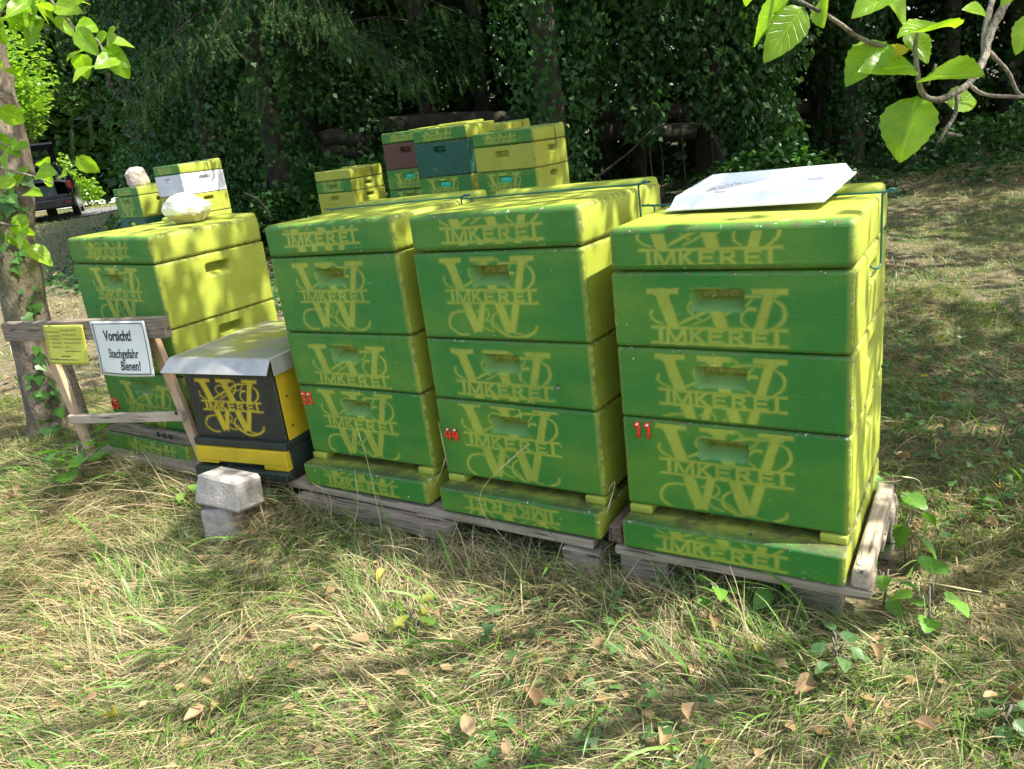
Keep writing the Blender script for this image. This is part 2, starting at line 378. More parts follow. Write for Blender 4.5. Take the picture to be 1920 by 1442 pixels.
# ------------------------------------------------------------------ hive bodies
def lines(a, b, lo, hi, fine, coarse):
    """grid lines from a to b, fine between lo and hi"""
    lo = max(lo, a); hi = min(hi, b); out = []
    if lo > a: out.append(np.linspace(a, lo, max(2, int((lo - a) / coarse) + 2))[:-1])
    out.append(np.linspace(lo, hi, max(2, int((hi - lo) / fine) + 1)))
    if hi < b: out.append(np.linspace(hi, b, max(2, int((b - hi) / coarse) + 2))[1:])
    return np.concatenate(out)
def pocket(x, z, cx, zt, w=.115, h=.05, dep=.042):
    """depth of the cast handle hollow: steep roof, sloped floor and cheeks"""
    l = np.clip((x - cx + w / 2) / .016, 0, 1); r = np.clip((cx + w / 2 - x) / .009, 0, 1)
    t = np.clip((zt - z) / .003, 0, 1); b = np.clip((z - zt + h) / .026, 0, 1)
    k = np.hypot(np.clip(np.abs(x - cx) - w / 2 + .014, 0, 9), np.clip(z - zt + .014, 0, 9))
    rc = sstep(.016, .011, k)
    return dep * np.minimum(np.minimum(l, r), np.minimum(t, b)) * rc
HW, HD = .5, .472
def hive_part(name, W, D, H, M, parent, prints=(), fine=.0022, recess=None, side=None, bev=.0085, rows=None, smoothtop=False):
    """rounded block, its front a fine sheet with the stencil and the handle hollow; origin front-left-bottom"""
    bm = bmesh.new(); bmesh.ops.create_cube(bm, size=1)
    for v in bm.verts: v.co = Vector(((v.co.x + .5) * W, (v.co.y + .5) * D, (v.co.z + .5) * H))
    bmesh.ops.bevel(bm, geom=bm.edges[:], offset=bev, segments=4, profile=.5, affect='EDGES')
    kill = [f for f in bm.faces if f.normal.y < -.999 and f.calc_area() > .2 * W * H]
    if side is not None: kill += [f for f in bm.faces if f.normal.x > .999 and f.calc_area() > .2 * D * H]
    bmesh.ops.delete(bm, geom=kill, context='FACES'); bm.verts.ensure_lookup_table()
    V = np.array([v.co[:] for v in bm.verts]); F = [[v.index for v in f.verts] for f in bm.faces]; bm.free()
    onflat = ((np.abs(V[:, 0]) < 1e-5) | (np.abs(V[:, 0] - W) < 1e-5)).astype(int) + ((np.abs(V[:, 1]) < 1e-5) | (np.abs(V[:, 1] - D) < 1e-5)) + ((np.abs(V[:, 2]) < 1e-5) | (np.abs(V[:, 2] - H) < 1e-5))
    edge = (onflat == 0).astype(float); stn = np.zeros(len(V))
    Vs, Fs, Es, Ss, Hs = [V], F, [edge], [stn], [stn]; n0 = len(V)
    def grid(xl, zl, fx):
        nonlocal n0, Fs
        Xg, Zg = np.meshgrid(xl, zl); P, s, hq = fx(Xg.ravel(), Zg.ravel()); a, b = len(xl), len(zl)
        Vs.append(P); Es.append(np.zeros(len(P))); Ss.append(s); Hs.append(hq); id_ = np.arange(a * b).reshape(b, a) + n0
        Fs = Fs + np.stack([id_[:-1, :-1], id_[:-1, 1:], id_[1:, 1:], id_[1:, :-1]], -1).reshape(-1, 4).tolist(); n0 += len(P)
    sd = int(rng.integers(1, 900)); sf0 = rng.uniform(.004, .011)
    def front(x, z):
        s = np.zeros(len(x))
        for (x0, z0, sc, flip) in prints:
            jit = (vnoise(x * 60, z * 60, len(name)) - .5) * .006
            u = (x - x0) / sc; v = (z - z0) / sc
            if flip: u = 1 - u; v = Lh - v
            s = np.maximum(s, .94 * stencil(u + jit, v + jit, sf0 + .012 * vnoise(x * 14, z * 14, sd) ** 2) * (.82 + .18 * sstep(.2, .5, vnoise(x * 22, z * 22, sd + 1))) + .10 * stencil(u, v, .05))
        y = np.zeros(len(x))
        if recess: y = pocket(x, z, *recess)
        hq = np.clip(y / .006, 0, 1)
        y = y + ((vnoise(x * 9, z * 9, 2) - .5) * .0022 + (vnoise(x * 40, z * 40, 3) - .5) * .0006) * np.minimum(1, np.minimum(x, W - x) * 40)
        y = y - .0006 * np.exp(-((z - H * .45) / .0012) ** 2) * (H > .12)
        return np.stack([x, y, z], 1), s, hq
    if prints: grid(lines(bev, W - bev, .055, .43, fine, .008), lines(bev, H - bev, bev, H - bev, fine, .01), front)
    else: grid(lines(bev, W - bev, .15, .35, .005, .02), lines(bev, H - bev, bev, H - bev, .005, .02), front)
    if side is not None:
        def sidef(y, z): return np.stack([W - pocket(y, z, *side) + (vnoise(y * 7, z * 7, 9) - .5) * .0015, y, z], 1), np.zeros(len(y)), np.zeros(len(y))
        grid(lines(bev, D - bev, D / 2 - .08, D / 2 + .08, .005, .03), lines(bev, H - bev, bev, H - bev, .006, .02), sidef)
    V = np.concatenate(Vs)
    o = mk(name, V, Fs, M, parent, smooth=True, attrs={'stencil': np.concatenate(Ss), 'edge': np.concatenate(Es), 'hollow': np.concatenate(Hs)})
    return o
def hive_lid(parent, z, M, prints, fine, H=.094, wire=True, rim=True, topn=0):
    o = hive_part('hive_lid', HW, HD, H, M, parent, prints, fine, bev=.014); o.location = (0, 0, z)
    # the moulded back ledge: a raised bar across the rear of the lid, fading into the sides
    V, F = bevbox(.004, HW - .004, HD - .075, HD - .003, H - .02, H + .014, .012, 3)
    V = np.array(V); V[:, 2] -= .004 * sstep(HD - .06, HD - .09, V[:, 1])
    r = mk('lid_ledge', V, F, M, o, smooth=True)
    if wire:
        yw = .30; zz = H + .004
        P = [(-.006, yw, zz - .05), (-.006, yw, zz + .002), (.0, yw, zz + .004), (HW, yw + .01, zz + .004), (HW + .006, yw + .01, zz), (HW + .007, yw + .01, -.035), (HW + .006, yw + .005, -.055), (HW + .001, yw - .012, -.06), (HW - .012, yw - .016, -.052)]
        mk('strap_wire', *tube(spline(P, 3), .0026, 6), M_WIRE, o, smooth=True)
    return o
DIG = {'0': [[(0, .3), (.1, 0), (.4, 0), (.5, .5), (.4, 1), (.1, 1), (0, .3)]], '1': [[(.05, .72), (.32, 1), (.34, 0)]],
       '3': [[(0, .95), (.35, 1), (.45, .75), (.15, .55), (.48, .35), (.38, .03), (0, .05)]], '4': [[(.3, 1), (0, .35), (.5, .35)], [(.38, .75), (.38, 0)]],
       '5': [[(.5, 1), (.1, 1), (.05, .55), (.4, .55), (.48, .2), (.3, 0), (0, .05)]]}
def number(txt, parent, x, z, h=.036, r=.0042):
    mb = MB(); mp = MB()
    for i, ch in enumerate(txt):
        for s in DIG[ch]:
            P = [(x + i * h * .68 + a * h, -.003, z + b * h) for a, b in s]
            V, F = tube(spline(P, 4), r, 6); V = np.array(V); V[:, 1] = -.002 + (V[:, 1] + .003) * .6; mb.add(V, F)
        V, F = tube([(x + i * h * .68 + .3 * h, -.004, z + h * .93), (x + i * h * .68 + .3 * h, -.008, z + h * .93)], .0028, 6); mp.add(V, F)
    mb.build('number', M_RED, parent, True); mp.build('pin', M_PIN, parent)
def beehive(label, loc, yaw, tilt, spec, fine, floor=None, num=None, group=None, wire=True, lidprint=None, lidmat=None, lidH=.094, hollow=True, entrance=None):
    """loc: front-left corner at the seam under the lid; spec: boxes from the top (height, material, prints, hollow colour)"""
    t = thing('beehive', label, 'beehive', group=group)
    zs = [-sum(s[0] for s in spec[:i + 1]) for i in range(len(spec))]
    zb = zs[-1] - (.095 if floor is not None else 0)
    R = Matrix.Rotation(yaw, 4, 'Z') @ Matrix.Rotation(tilt[0], 4, 'X') @ Matrix.Rotation(tilt[1], 4, 'Y')
    base = Vector(loc) + R @ Vector((0, 0, zb))
    t.matrix_world = Matrix.Translation(base) @ R
    hive_lid(t, -zb, lidmat or hivemat(), lidprint, fine, lidH, wire)
    for i, (h, M, pr, hc) in enumerate(spec):
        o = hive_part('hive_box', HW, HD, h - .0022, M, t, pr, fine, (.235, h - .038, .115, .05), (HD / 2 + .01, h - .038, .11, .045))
        o.location = (random.uniform(-.002, .002), random.uniform(-.002, .002), zs[i] - zb)
        if hc:
            V, F = bevbox(.235 - .048, .235 + .048, .012, .03, h - .080, h - .043, .004, 1); mk('handle_inlay', V, F, hc, o, True)
        if num and i == num[1]: number(num[0], o, num[2], num[3])
    if floor is not None:
        M, pr = floor
        o = hive_part('hive_floor', HW, HD + .052, .074, M, t, pr, fine, bev=.008); o.location = (0, -.05, 0)
        for x0, x1 in ((.004, .06), (HW - .06, HW - .004)):
            V, F = bevbox(x0, x1, .045, .12, .0735, .0945, .004, 2); mk('entrance_block', V, F, hivemat(), o, True)
        V, F = bevbox(.02, HW - .02, .13, HD, .0735, .0945, .003, 1); mk('floor_insert', V, F, M_DARKW, o)
        if entrance:
            mb = MB(); V, F = bevbox(.012, HW + .005, .012, .030, .074, .116, .003, 1, .001); mb.add(V, F); e = mb.build('entrance_board', M_OLDW, o)
            for k in range(3):
                V, F = tube([(.33 + k * .036, .0115, .096), (.33 + k * .036, .02, .096)], .011, 12); mk('hole', V, F, M_DARKW, e)
    return t
C_ = lambda x, z: [(x, z, .29, 0)]
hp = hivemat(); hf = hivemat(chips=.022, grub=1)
T_, H_ = .2276, .1701
HV = {1: ((-1.558, 2.934, -.276 + GZ), -33.585, (-.055, 1.333)), 2: ((-.673, 2.353, -.276 + GZ), -34.087, (.093, -.865)),
      3: ((-.215, 2.041, -.271 + GZ), -34.64, (-.317, -.623)), 4: ((.246, 1.702, -.320 + GZ), -32.916, (.299, .146))}
def hv(i): return HV[i][0], rad(HV[i][1]), (rad(HV[i][2][0]), rad(HV[i][2][1]))
GR = 'tall green stencilled hives in the front row'
h4 = beehive('green stencilled beehive numbered 11 with a white plastic tray on its lid', *hv(4),
    [(H_, hp, [(.088, .013, .29, 0)], None), (H_, hp, [(.095, .040, .28, 0)], None), (T_, hp, [(.087, .094, .30, 0)], None)], .0022,
    floor=(hf, [(.085, .012, .30, 0)]), num=('11', 2, .028, .178), lidprint=[(.068, .010, .30, 0)], group=GR)
h3 = beehive('green stencilled beehive numbered 44, its floor print upside down', *hv(3),
    [(T_, hp, [(.091, .096, .277, 0)], None), (H_, hp, [(.084, .018, .30, 0)], None), (T_, hp, [(.082, .097, .304, 0)], None)], .0022,
    floor=(hf, [(.085, .025, .30, 1)]), num=('44', 2, .020, .105), lidprint=[(.10, .022, .30, 0)], group=GR)
h2 = beehive('green stencilled beehive numbered 33 beside the black and yellow hive', *hv(2),
    [(T_, hp, [(.094, .094, .275, 0)], None), (H_, hp, [(.095, .010, .30, 0)], None), (T_, hp, [(.085, .094, .30, 0)], None)], .0024,
    floor=(hf, [(.09, .010, .30, 0)]), num=('33', 2, .006, .165), lidprint=[(.078, .031, .30, 0)], group=GR)
h1 = beehive('green stencilled beehive with sunlit lime side and a white stone on its lid', *hv(1),
    [(T_, hp, [(.11, .10, .28, 0)], None), (H_, hp, [(.11, .02, .29, 0)], None), (T_, hp, [(.11, .06, .29, 0)], None)], .0028,
    floor=(hf, [(.14, .010, .29, 0)]), num=('05', 2, .012, .06), lidprint=[(.11, .026, .265, 0)], wire=False, group=GR, entrance=True)

# ------------------------------------------------------------------ hives further back
GB = 'smaller hives standing at the edge of the wood'
M_WHITEB = hivemat((.70, .71, .74), GREEN, False)
M_BROWN = hivemat((.10, .034, .022), GREEN, False, chips=.01); M_TEAL = hivemat((.003, .085, .052), GREEN, False, chips=.035)
M_LIMEP = hivemat(LIME, GREEN, False); M_DGREEN = hivemat((.03, .08, .035), GREEN, False); M_OLIVE = hivemat((.36, .39, .04), GREEN, False)
M_TURQ = plain('turquoise_inlay', (.03, .55, .38), .3); M_YEL = plain('yellow_inlay', (.75, .68, .01), .4); M_WHI = plain('white_inlay', (.78, .78, .80), .4)
std = [(.09, .094, .28, 0)]; low = [(.09, .018, .28, 0)]; lidp = [(.09, .022, .28, 0)]
def stack(top, boxes, loc):
    """adds plain boxes until the stack meets the ground"""
    z = top - sum(b[0] for b in boxes); g0 = float(gz(loc[0] + .2, loc[1] + .1))
    rest = z - g0 - .03
    k = max(0, int(round(rest / .2276)))
    return boxes + [(rest / k, hp, std, None)] * k if k else boxes
def bgh(label, cx, cy, cz, yaw, boxes, lidH, wire, lidprint, lidmat=None, tilt=(0, 0)):
    loc = (cx, cy, cz + GZ)
    return beehive(label, loc, rad(yaw), (rad(tilt[0]), rad(tilt[1])), stack(loc[2], boxes, loc), .0045, lidprint=lidprint, lidmat=lidmat, lidH=lidH, wire=wire, group=GB)
bgh('background hive with plain lime upper box and white inlay, front of its group', -.067, 5.847, -.091, -34, [(.172, M_OLIVE, [], None), (T_, hp, std, M_TURQ)], .093, True, lidp)
p2 = aty(775.5, 271.4, 6.5)
bgh('background hive with a chipped dark teal upper box', p2[0], 6.5, p2[2] - GZ, -30, [(.262, M_TEAL, [], None), (T_, hp, std, M_TURQ)], .10, False, lidp)
bgh('background hive with a dark brown upper box, partly hidden by the teal one', -.857, 7.042, .011, -31, [(.214, M_BROWN, [], None), (H_, hp, low, M_TURQ), (T_, hp, std, None)], .089, False, lidp)
bgh('pair of background lids showing behind the brown boxed hive', -.62, 7.75, .03, -31, [(T_, M_OLIVE, [], None)], .094, False, [], M_OLIVE)['label'] = 'plain lime lid of a hive standing behind the brown and teal boxes'
p5 = aty(858, 262, 7.3)
bgh('plain lime lid of a hive behind the olive boxed one', p5[0], 7.3, p5[2] - GZ, -31, [(T_, M_OLIVE, [], None)], .094, True, [], M_OLIVE)
bgh('low plain lime hive with one green stencilled box, standing apart under the bushes', -1.738, 8.268, -.269, -35, [(.115, hp, [(.09, -.01, .28, 0)], None), (T_, M_OLIVE, [], None)], .096, True, [], M_OLIVE)
bgh('background hive with a large white painted box', -3.333, 8.273, -.025, -40.2, [(.204, M_WHITEB, [], M_WHI), (.19, M_OLIVE, [], None)], .093, True, lidp)
bgh('background hive carrying a beige stone, dark green box with yellow inlay below', -3.99, 8.725, -.187, -38.5, [(.226, hp, std, None), (.2, M_TEAL, [], M_YEL)], .087, False, lidp)

# ------------------------------------------------------------------ black and yellow wooden hive
a0 = np.array([-1.103, 2.524, -.99 + GZ]); yb = rad(-26.4)
bh = thing('black_beehive', 'low black and yellow wooden hive with a sheet metal roof', 'beehive', a0, (0, 0, yb))
M_BLK = hivemat((.016, .017, .014), (.014, .015, .012), True, printc=(.55, .42, .012), chips=.0)
M_YPLY = plain('yellow_painted_plywood', (.60, .42, .012), .6, var=.2, scale=7)
M_GRN = plain('dark_green_paint', (.018, .028, .020), .6, var=.5, scale=8)
o = hive_part('body', .385, .43, .285, M_BLK, bh, [(.052, .100, .262, 0)], .0024, bev=.004); o.location = (.010, .014, .125)
V, F = bevbox(.3952, .4005, .024, .44, .127, .40, .001, 1); mk('side_panel', V, F, M_YPLY, bh)
for q in (.355, .27, .17): V, F = tube([(.4, .05, q), (.4022, .05, q)], .004, 8); mk('screw', V, F, M_BLACKP, bh)
V, F = bevbox(0, .404, -.004, .45, .100, .126, .004, 2); mk('ledge', V, F, M_GRN, bh)
V, F = bevbox(0, .404, .012, .45, .0, .0995, .004, 2); mk('base', V, F, M_GRN, bh)
mb = MB(); V, F = bevbox(.004, .40, -.012, .0118, .048, .098, .002, 1); mb.add(V, F)
V, F = bevbox(.30, .40, -.012, .0118, .032, .0475, .001, 1); mb.add(V, F); V, F = bevbox(.004, .10, -.012, .0118, .040, .0475, .001, 1); mb.add(V, F)
mb.build('entrance_bar', M_YPLY, bh)
V, F = bevbox(0, .404, -.03, .0118, .0, .030, .004, 1); mk('landing_board', V, F, M_GRN, bh)
mb = MB(); mb.add(*bevbox(-.012, .418, -.008, .47, .405, .411, .0015, 1)); mb.build('roof_sheet', M_STEEL, bh)
fl = np.array([[-.012, -.008, .409], [.418, -.008, .409], [.418, -.036, .368], [-.036, -.036, .368]]); fl2 = fl + [0, .003, -.002]
mk('roof_flap', np.concatenate([fl, fl2]), [[3, 2, 1, 0], [4, 5, 6, 7], [0, 1, 5, 4], [1, 2, 6, 5], [2, 3, 7, 6], [3, 0, 4, 7]], M_STEEL, bh)
V, F = bevbox(.418, .4205, -.004, .47, .356, .411, .0006, 1); mk('roof_edge', V, F, M_STEEL, bh)
V, F = bevbox(-.0145, -.012, -.004, .47, .356, .411, .0006, 1); mk('roof_edge', V, F, M_STEEL, bh)
# smear of lime paint on the roof sheet
M, nt, bs = mat('lime_overspray'); n = noise_(nt, 4.5, 4); setc(nt, bs, mixc(nt, mapr(nt, n.outputs[0], .4, .6), (.24, .25, .22), (.30, .30, .045)))
bs.inputs['Roughness'].default_value = .45; bs.inputs['Metallic'].default_value = .12
mb = MB(); mb.add(*bevbox(.0, .40, .01, .46, .4112, .4122, .0003, 1)); mb.build('roof_paint', M, bh)

# ------------------------------------------------------------------ pallets and blocks under the hives
def plank(parent, name, x0, x1, y0, y1, z0, z1, M, jit=.003, b=.004):
    V, F = bevbox(x0, x1, y0, y1, z0, z1, b, 2, jit); return mk(name, V, F, M, parent)
def hloc(i, dx, dy):
    c, s = math.cos(rad(HV[i][1])), math.sin(rad(HV[i][1])); p = HV[i][0]
    return p[0] + c * dx - s * dy, p[1] + s * dx + c * dy
PT = 'upturned wooden pallets carrying the hives'
x_, y_ = hloc(4, 0, 0); p4 = thing('pallet', 'grey upturned pallet under the hive numbered 11, thick beam at its end', 'pallet', (x_, y_, 0), (0, 0, rad(HV[4][1])), PT)
zt = .1430
plank(p4, 'board', -.03, .548, -.036, .065, zt - .024, zt - .001, M_WOOD); plank(p4, 'board', -.05, .546, .17, .29, zt - .024, zt - .001, M_WOOD); plank(p4, 'board', -.05, .546, .33, .44, zt - .024, zt - .001, M_WOOD)
bm4 = plank(p4, 'beam', .507, .541, -.035, .39, zt + .0005, zt + .046, M_WOODY, .003, .006)
V, F = tube([(.524, -.012, zt + .0445), (.524, -.012, zt + .0485)], .009, 12); mk('screw', V, F, M_STEEL, bm4)
plank(p4, 'beam', -.046, -.014, -.03, .5, zt + .0005, zt + .045, M_RWOOD, .003, .004)
plank(p4, 'foot_block', .36, .48, .02, .2, -.0, zt - .0245, M_OLDW, .003)
plank(p4, 'foot_block', -.02, .10, -.03, .09, .0, zt - .0245, M_OLDW, .004); plank(p4, 'foot_block', .45, .55, .33, .44, -.0, zt - .0245, M_OLDW, .004)
x_, y_ = hloc(2, 0, 0); p2_ = thing('pallet', 'long grey pallet under the hives numbered 33 and 44 and the black hive', 'pallet', (x_, y_, 0), (0, 0, rad(-34.3)), PT)
zt = .1325
for k, (y0, y1) in enumerate(((-.048, .06), (.17, .29), (.40, .52))):
    plank(p2_, 'board', -.62, 1.03, y0, y1, zt - .022, zt - .001, M_WOOD)
plank(p2_, 'bearer', -.02, .60, -.085, -.050, zt - .066, zt - .025, M_OLDW, .005, .005)
plank(p2_, 'bearer', -.60, 1.02, .30, .36, zt - .09, zt - .023, M_OLDW, .004)
for xb in (-.01, .46, .95): plank(p2_, 'foot_block', xb, xb + .10, -.06, .05, .0, zt - .0235 if xb > .1 else zt - .0765, M_OLDW if xb > .1 else M_CONC, .005)
x_, y_ = hloc(1, 0, 0); p1 = thing('pallet', 'grey wooden pallet under the sunlit hive behind the warning sign', 'pallet', (x_, y_, 0), (0, 0, rad(HV[1][1])), PT)
zt = .1435
for k, (y0, y1) in enumerate(((-.10, .02), (.17, .29), (.40, .52))): plank(p1, 'board', -.06, .58, y0, y1, zt - .022, zt - .001, M_WOOD)
plank(p1, 'foot_block', .02, .12, -.07, .03, .03, zt - .0225, M_OLDW); plank(p1, 'foot_block', .45, .55, -.05, .05, .03, zt - .0225, M_OLDW)
plank(p1, 'foot_block', .02, .12, .38, .5, .03, zt - .0225, M_OLDW); plank(p1, 'foot_block', .45, .55, .38, .5, .03, zt - .0225, M_OLDW)
def conc(name, label, cx, cy, z0, sx, sy, sz, rz, tilt=(0, 0)):
    bm = bmesh.new(); bmesh.ops.create_cube(bm, size=1)
    for v in bm.verts: v.co = Vector((v.co.x * sx * (1 - .1 * (v.co.z > 0)), v.co.y * sy * (1 - .08 * (v.co.z > 0)), (v.co.z + .5) * sz))
    bmesh.ops.bevel(bm, geom=bm.edges[:], offset=.009, segments=1, affect='EDGES')
    for v in bm.verts: v.co += Vector([random.uniform(-.0022, .0022) for i in range(3)])
    V = [v.co[:] for v in bm.verts]; F = [[v.index for v in f.verts] for f in bm.faces]; bm.free()
    o = mk(name, V, F, M_CONC, smooth=False); o.location = (cx, cy, z0); o.rotation_euler = (tilt[0], tilt[1], rz)
    return tag(o, label, 'block', 'loose concrete blocks')
conc('concrete_block', 'pale concrete block lying on top of another in front of the black hive', -.925, 2.245, .127, .185, .118, .098, rad(-27), (rad(-11), rad(5)))
conc('concrete_block', 'concrete block half sunk in the grass carrying a second block', -.957, 2.258, -.03, .115, .105, .155, rad(-10))
conc('concrete_block', 'small grey concrete block tucked under the pallet end by the black hive', -.60, 2.42, .0, .12, .10, .055, rad(-30))

# ------------------------------------------------------------------ tray, stones
tr = thing('plastic_tray', 'white plastic tray with a raised rim tilted on the lid of hive 11', 'tray')
fl_, fr_ = atz(1251, 396, .912), atz(1543, 379, .918)
ex = (fr_ - fl_); wx = np.linalg.norm(ex); ex /= wx
rr_ = ray(1604, 325); kk = ((fr_ - CAM) @ ex) / (rr_ @ ex); br_ = CAM + rr_ * kk; print('TRAY', wx, np.linalg.norm(br_ - fr_), br_); ey = br_ - fr_; ey -= ex * (ey @ ex); ly = np.linalg.norm(ey); ey /= ly; ez = np.cross(ex, ey)
tr.matrix_world = Matrix(((ex[0], ey[0], ez[0], fl_[0]), (ex[1], ey[1], ez[1], fl_[1]), (ex[2], ey[2], ez[2], fl_[2]), (0, 0, 0, 1)))
def ringprof(W, D, prof):
    V = []; F = []
    for ins, z in prof: V += [(ins, ins, z), (W - ins, ins, z), (W - ins, D - ins, z), (ins, D - ins, z)]
    for i in range(len(prof) - 1):
        for k in range(4): a = i * 4; F.append([a + k, a + (k + 1) % 4, a + 4 + (k + 1) % 4, a + 4 + k])
    F.append([(len(prof) - 1) * 4 + k for k in range(4)]); return V, F
V, F = ringprof(wx, ly, [(-.002, .0), (-.002, .004), (.004, .004), (.016, .028), (.022, .028), (.040, .006)])
mk('rim', V, F, M_WHITEP, tr)
M, nt, bs = mat('dirty_tray_bottom'); n = noise_(nt, 150, 3, .6); n2 = noise_(nt, 6, 3)
f_ = mth(nt, 'MULTIPLY', mapr(nt, n.outputs[0], .50, .58), mapr(nt, n2.outputs[0], .42, .56)); setc(nt, bs, mixc(nt, f_, (.80, .81, .84), (.30, .28, .25))); bs.inputs['Roughness'].default_value = .4
V, F = bevbox(.030, wx - .030, .030, ly - .030, .0066, .0090, .0008, 1); mk('tray_bottom', V, F, M, tr)
def stone(name, label, c, s, M, seed, rz=0, wedge=0):
    bm = bmesh.new(); bmesh.ops.create_icosphere(bm, subdivisions=5, radius=1); rs = random.Random(int(seed * 10)); cuts = []
    for k in range(16):
        n_ = Vector((rs.gauss(0, 1), rs.gauss(0, 1), rs.gauss(0, .8))).normalized(); cuts.append((n_, rs.uniform(.66, .92)))
    for v in bm.verts:
        p = v.co.copy()
        for n_, d_ in cuts:
            e_ = p.dot(n_) - d_
            if e_ > 0: p -= n_ * e_ * .92
        d = 1 + .10 * (vnoise(p.x * 3 + seed, p.y * 3 + p.z * 2, seed + 1) - .5) + .06 * (vnoise(p.x * 9, p.y * 9 + p.z * 7, seed + 2) - .5) + .03 * (vnoise(p.x * 24, p.y * 24 + p.z * 19, seed + 3) - .5)
        q = p * d; q.z = max(q.z, -.62)
        if wedge: k = 1 - wedge * max(0, -(q.z - .25)); q.x *= k; q.y *= k
        v.co = Vector((q.x * s[0], q.y * s[1], (q.z + .62) * s[2]))
    V = [v.co[:] for v in bm.verts]; F = [[v.index for v in f.verts] for f in bm.faces]; bm.free()
    o = mk(name, V, F, M, smooth=True); o.location = c; o.rotation_euler.z = rz; return tag(o, label, 'stone', 'stones weighing down hive lids')
M, nt, bs = mat('white_stone_reflection'); n = noise_(nt, 30, 4); tc = nd(nt, 'ShaderNodeTexCoord'); sp = nd(nt, 'ShaderNodeSeparateXYZ'); nt.links.new(tc.outputs['Object'], sp.inputs[0])
zz = mth(nt, 'ADD', sp.outputs[2], mth(nt, 'MULTIPLY', n.outputs[0], .03)); setc(nt, bs, mixc(nt, mapr(nt, zz, .046, .056), (.40, .34, .16), (.80, .77, .70))); bs.inputs['Roughness'].default_value = .9; bump(nt, bs, n.outputs[0], 1.0, .012)  # yellow reflection painted into the colour of the stone's lower part
sp_ = hloc(1, .30, .33); stone('stone', 'white stone resting on the lid of the sunlit hive', (sp_[0], sp_[1], -.276 + GZ + .091), (.104, .080, .066), M, 3.3, .4, .42)
sb = aty(249, 352, 8.62); stone('stone', 'rounded beige stone on the lid of a distant hive', (sb[0] + .05, 8.66, -.187 + GZ + .086), (.13, .115, .125), M_STONEB, 8.1, .2)

# ------------------------------------------------------------------ warning sign stand
X1 = np.array(HV[1][0]); y1 = rad(HV[1][1]); fn = np.array([math.sin(y1), -math.cos(y1), 0])
P0 = X1 + fn * .13; ys_ = rad(-26); t2 = np.array([math.cos(ys_), math.sin(ys_), 0]); n2_ = np.array([t2[1], -t2[0], 0])
def onp(px, py, off=0):
    d = ray(px, py); Q = P0 + n2_ * off; return CAM + d * (((Q - CAM) @ n2_) / (d @ n2_))
def uw(p): return float((p - P0) @ t2), float(p[2])
sx0 = P0 + np.array([0, 0, -P0[2]])
stand = thing('sign_stand', 'leaning wooden trestle with a weathered top board carrying two signs', 'sign stand', sx0, (0, 0, ys_))
def bar(parent, name, A, B, w, t, M, yoff=0, nseg=1):
    """lath between two (u, z) points of the stand's plane"""
    A = np.array(A, float); B = np.array(B, float); d = B - A; L = np.linalg.norm(d)
    V, F = bevbox(0, L, -t / 2, t / 2, -w / 2, w / 2, .003, 1, .0015) if M in (M_OLDW, M_NEWX) else bevbox(-w / 2, w / 2, -t / 2, t / 2, -L, 0, .003, 1, .001)
    o = mk(name, V, F, M, parent); ang = math.atan2(d[1], d[0])
    o.location = (A[0], yoff, A[1])
    o.rotation_euler = (0, -ang, 0) if M in (M_OLDW, M_NEWX) else (0, -(ang + math.pi / 2), 0)
    return o
aL = uw(onp(12, 622)); aR = uw(onp(314, 613))
bo = bar(stand, 'top_board', aL, aR, .070, .03, M_OLDW)
V, F = tube([(.70, -.0155, .0), (.70, -.0165, .0)], .004, 8); mk('nail', V, F, M_DARKW, bo)
l1, l1b = uw(onp(78, 630, -.02)), uw(onp(172, 862, -.02)); l2, l2b = uw(onp(283, 630, -.02)), uw(onp(392, 898, -.02))
bar(stand, 'leg', l1, l1b, .040, .022, M_NEWW, .028); bar(stand, 'leg', l2, l2b, .040, .022, M_NEWW, .028)
bar(stand, 'rail', uw(onp(130, 787)), uw(onp(342, 781)), .036, .02, M_NEWX, .006)
V, F = tube([(uw(onp(333, 774))[0], -.004, uw(onp(333, 774))[1]), (uw(onp(333, 774))[0], -.008, uw(onp(333, 774))[1])], .006, 10); mk('bolt', V, F, M_BLACKP, stand)
s1, s2 = uw(onp(137, 688, -.12)), uw(onp(184, 862, -.12))
mk('prop_stick', *tube([(s1[0], .10, s1[1] + .1), ((s1[0] + s2[0]) / 2 + .006, .11, (s1[1] + s2[1]) / 2), (s2[0], .12, s2[1] - .02)], [.013, .015, .016], 8, noise=.08), M_OLDW, stand, True)
def sign(name, label, cx, w, ztop, h, col, bend, skew):
    s = thing(name, label, 'sign', sx0, (0, 0, ys_))
    n = 14; u = np.linspace(0, 1, n); Ug, Vg = np.meshgrid(u, u)
    def pos(U, Vv, off): return np.stack([cx + U * w + skew * Vv, -.021 - bend * np.sin(U * math.pi * .9) * Vv - .012 * Vv ** 2 + off, ztop - Vv * h], -1)
    A = pos(Ug.ravel(), Vg.ravel(), 0); B = pos(Ug.ravel(), Vg.ravel(), .0016); id_ = np.arange(n * n).reshape(n, n)
    q = np.stack([id_[:-1, :-1], id_[1:, :-1], id_[1:, 1:], id_[:-1, 1:]], -1).reshape(-1, 4)
    rimi = np.concatenate([id_[0, :], id_[1:, -1], id_[-1, -2::-1], id_[-2:0:-1, 0]]); k = len(rimi)
    fr = [[rimi[i], rimi[(i + 1) % k], rimi[(i + 1) % k] + n * n, rimi[i] + n * n] for i in range(k)]
    pl = mk('panel', np.concatenate([A, B]), q.tolist() + (q[:, ::-1] + n * n).tolist() + fr, col, s, True)
    return s, pos
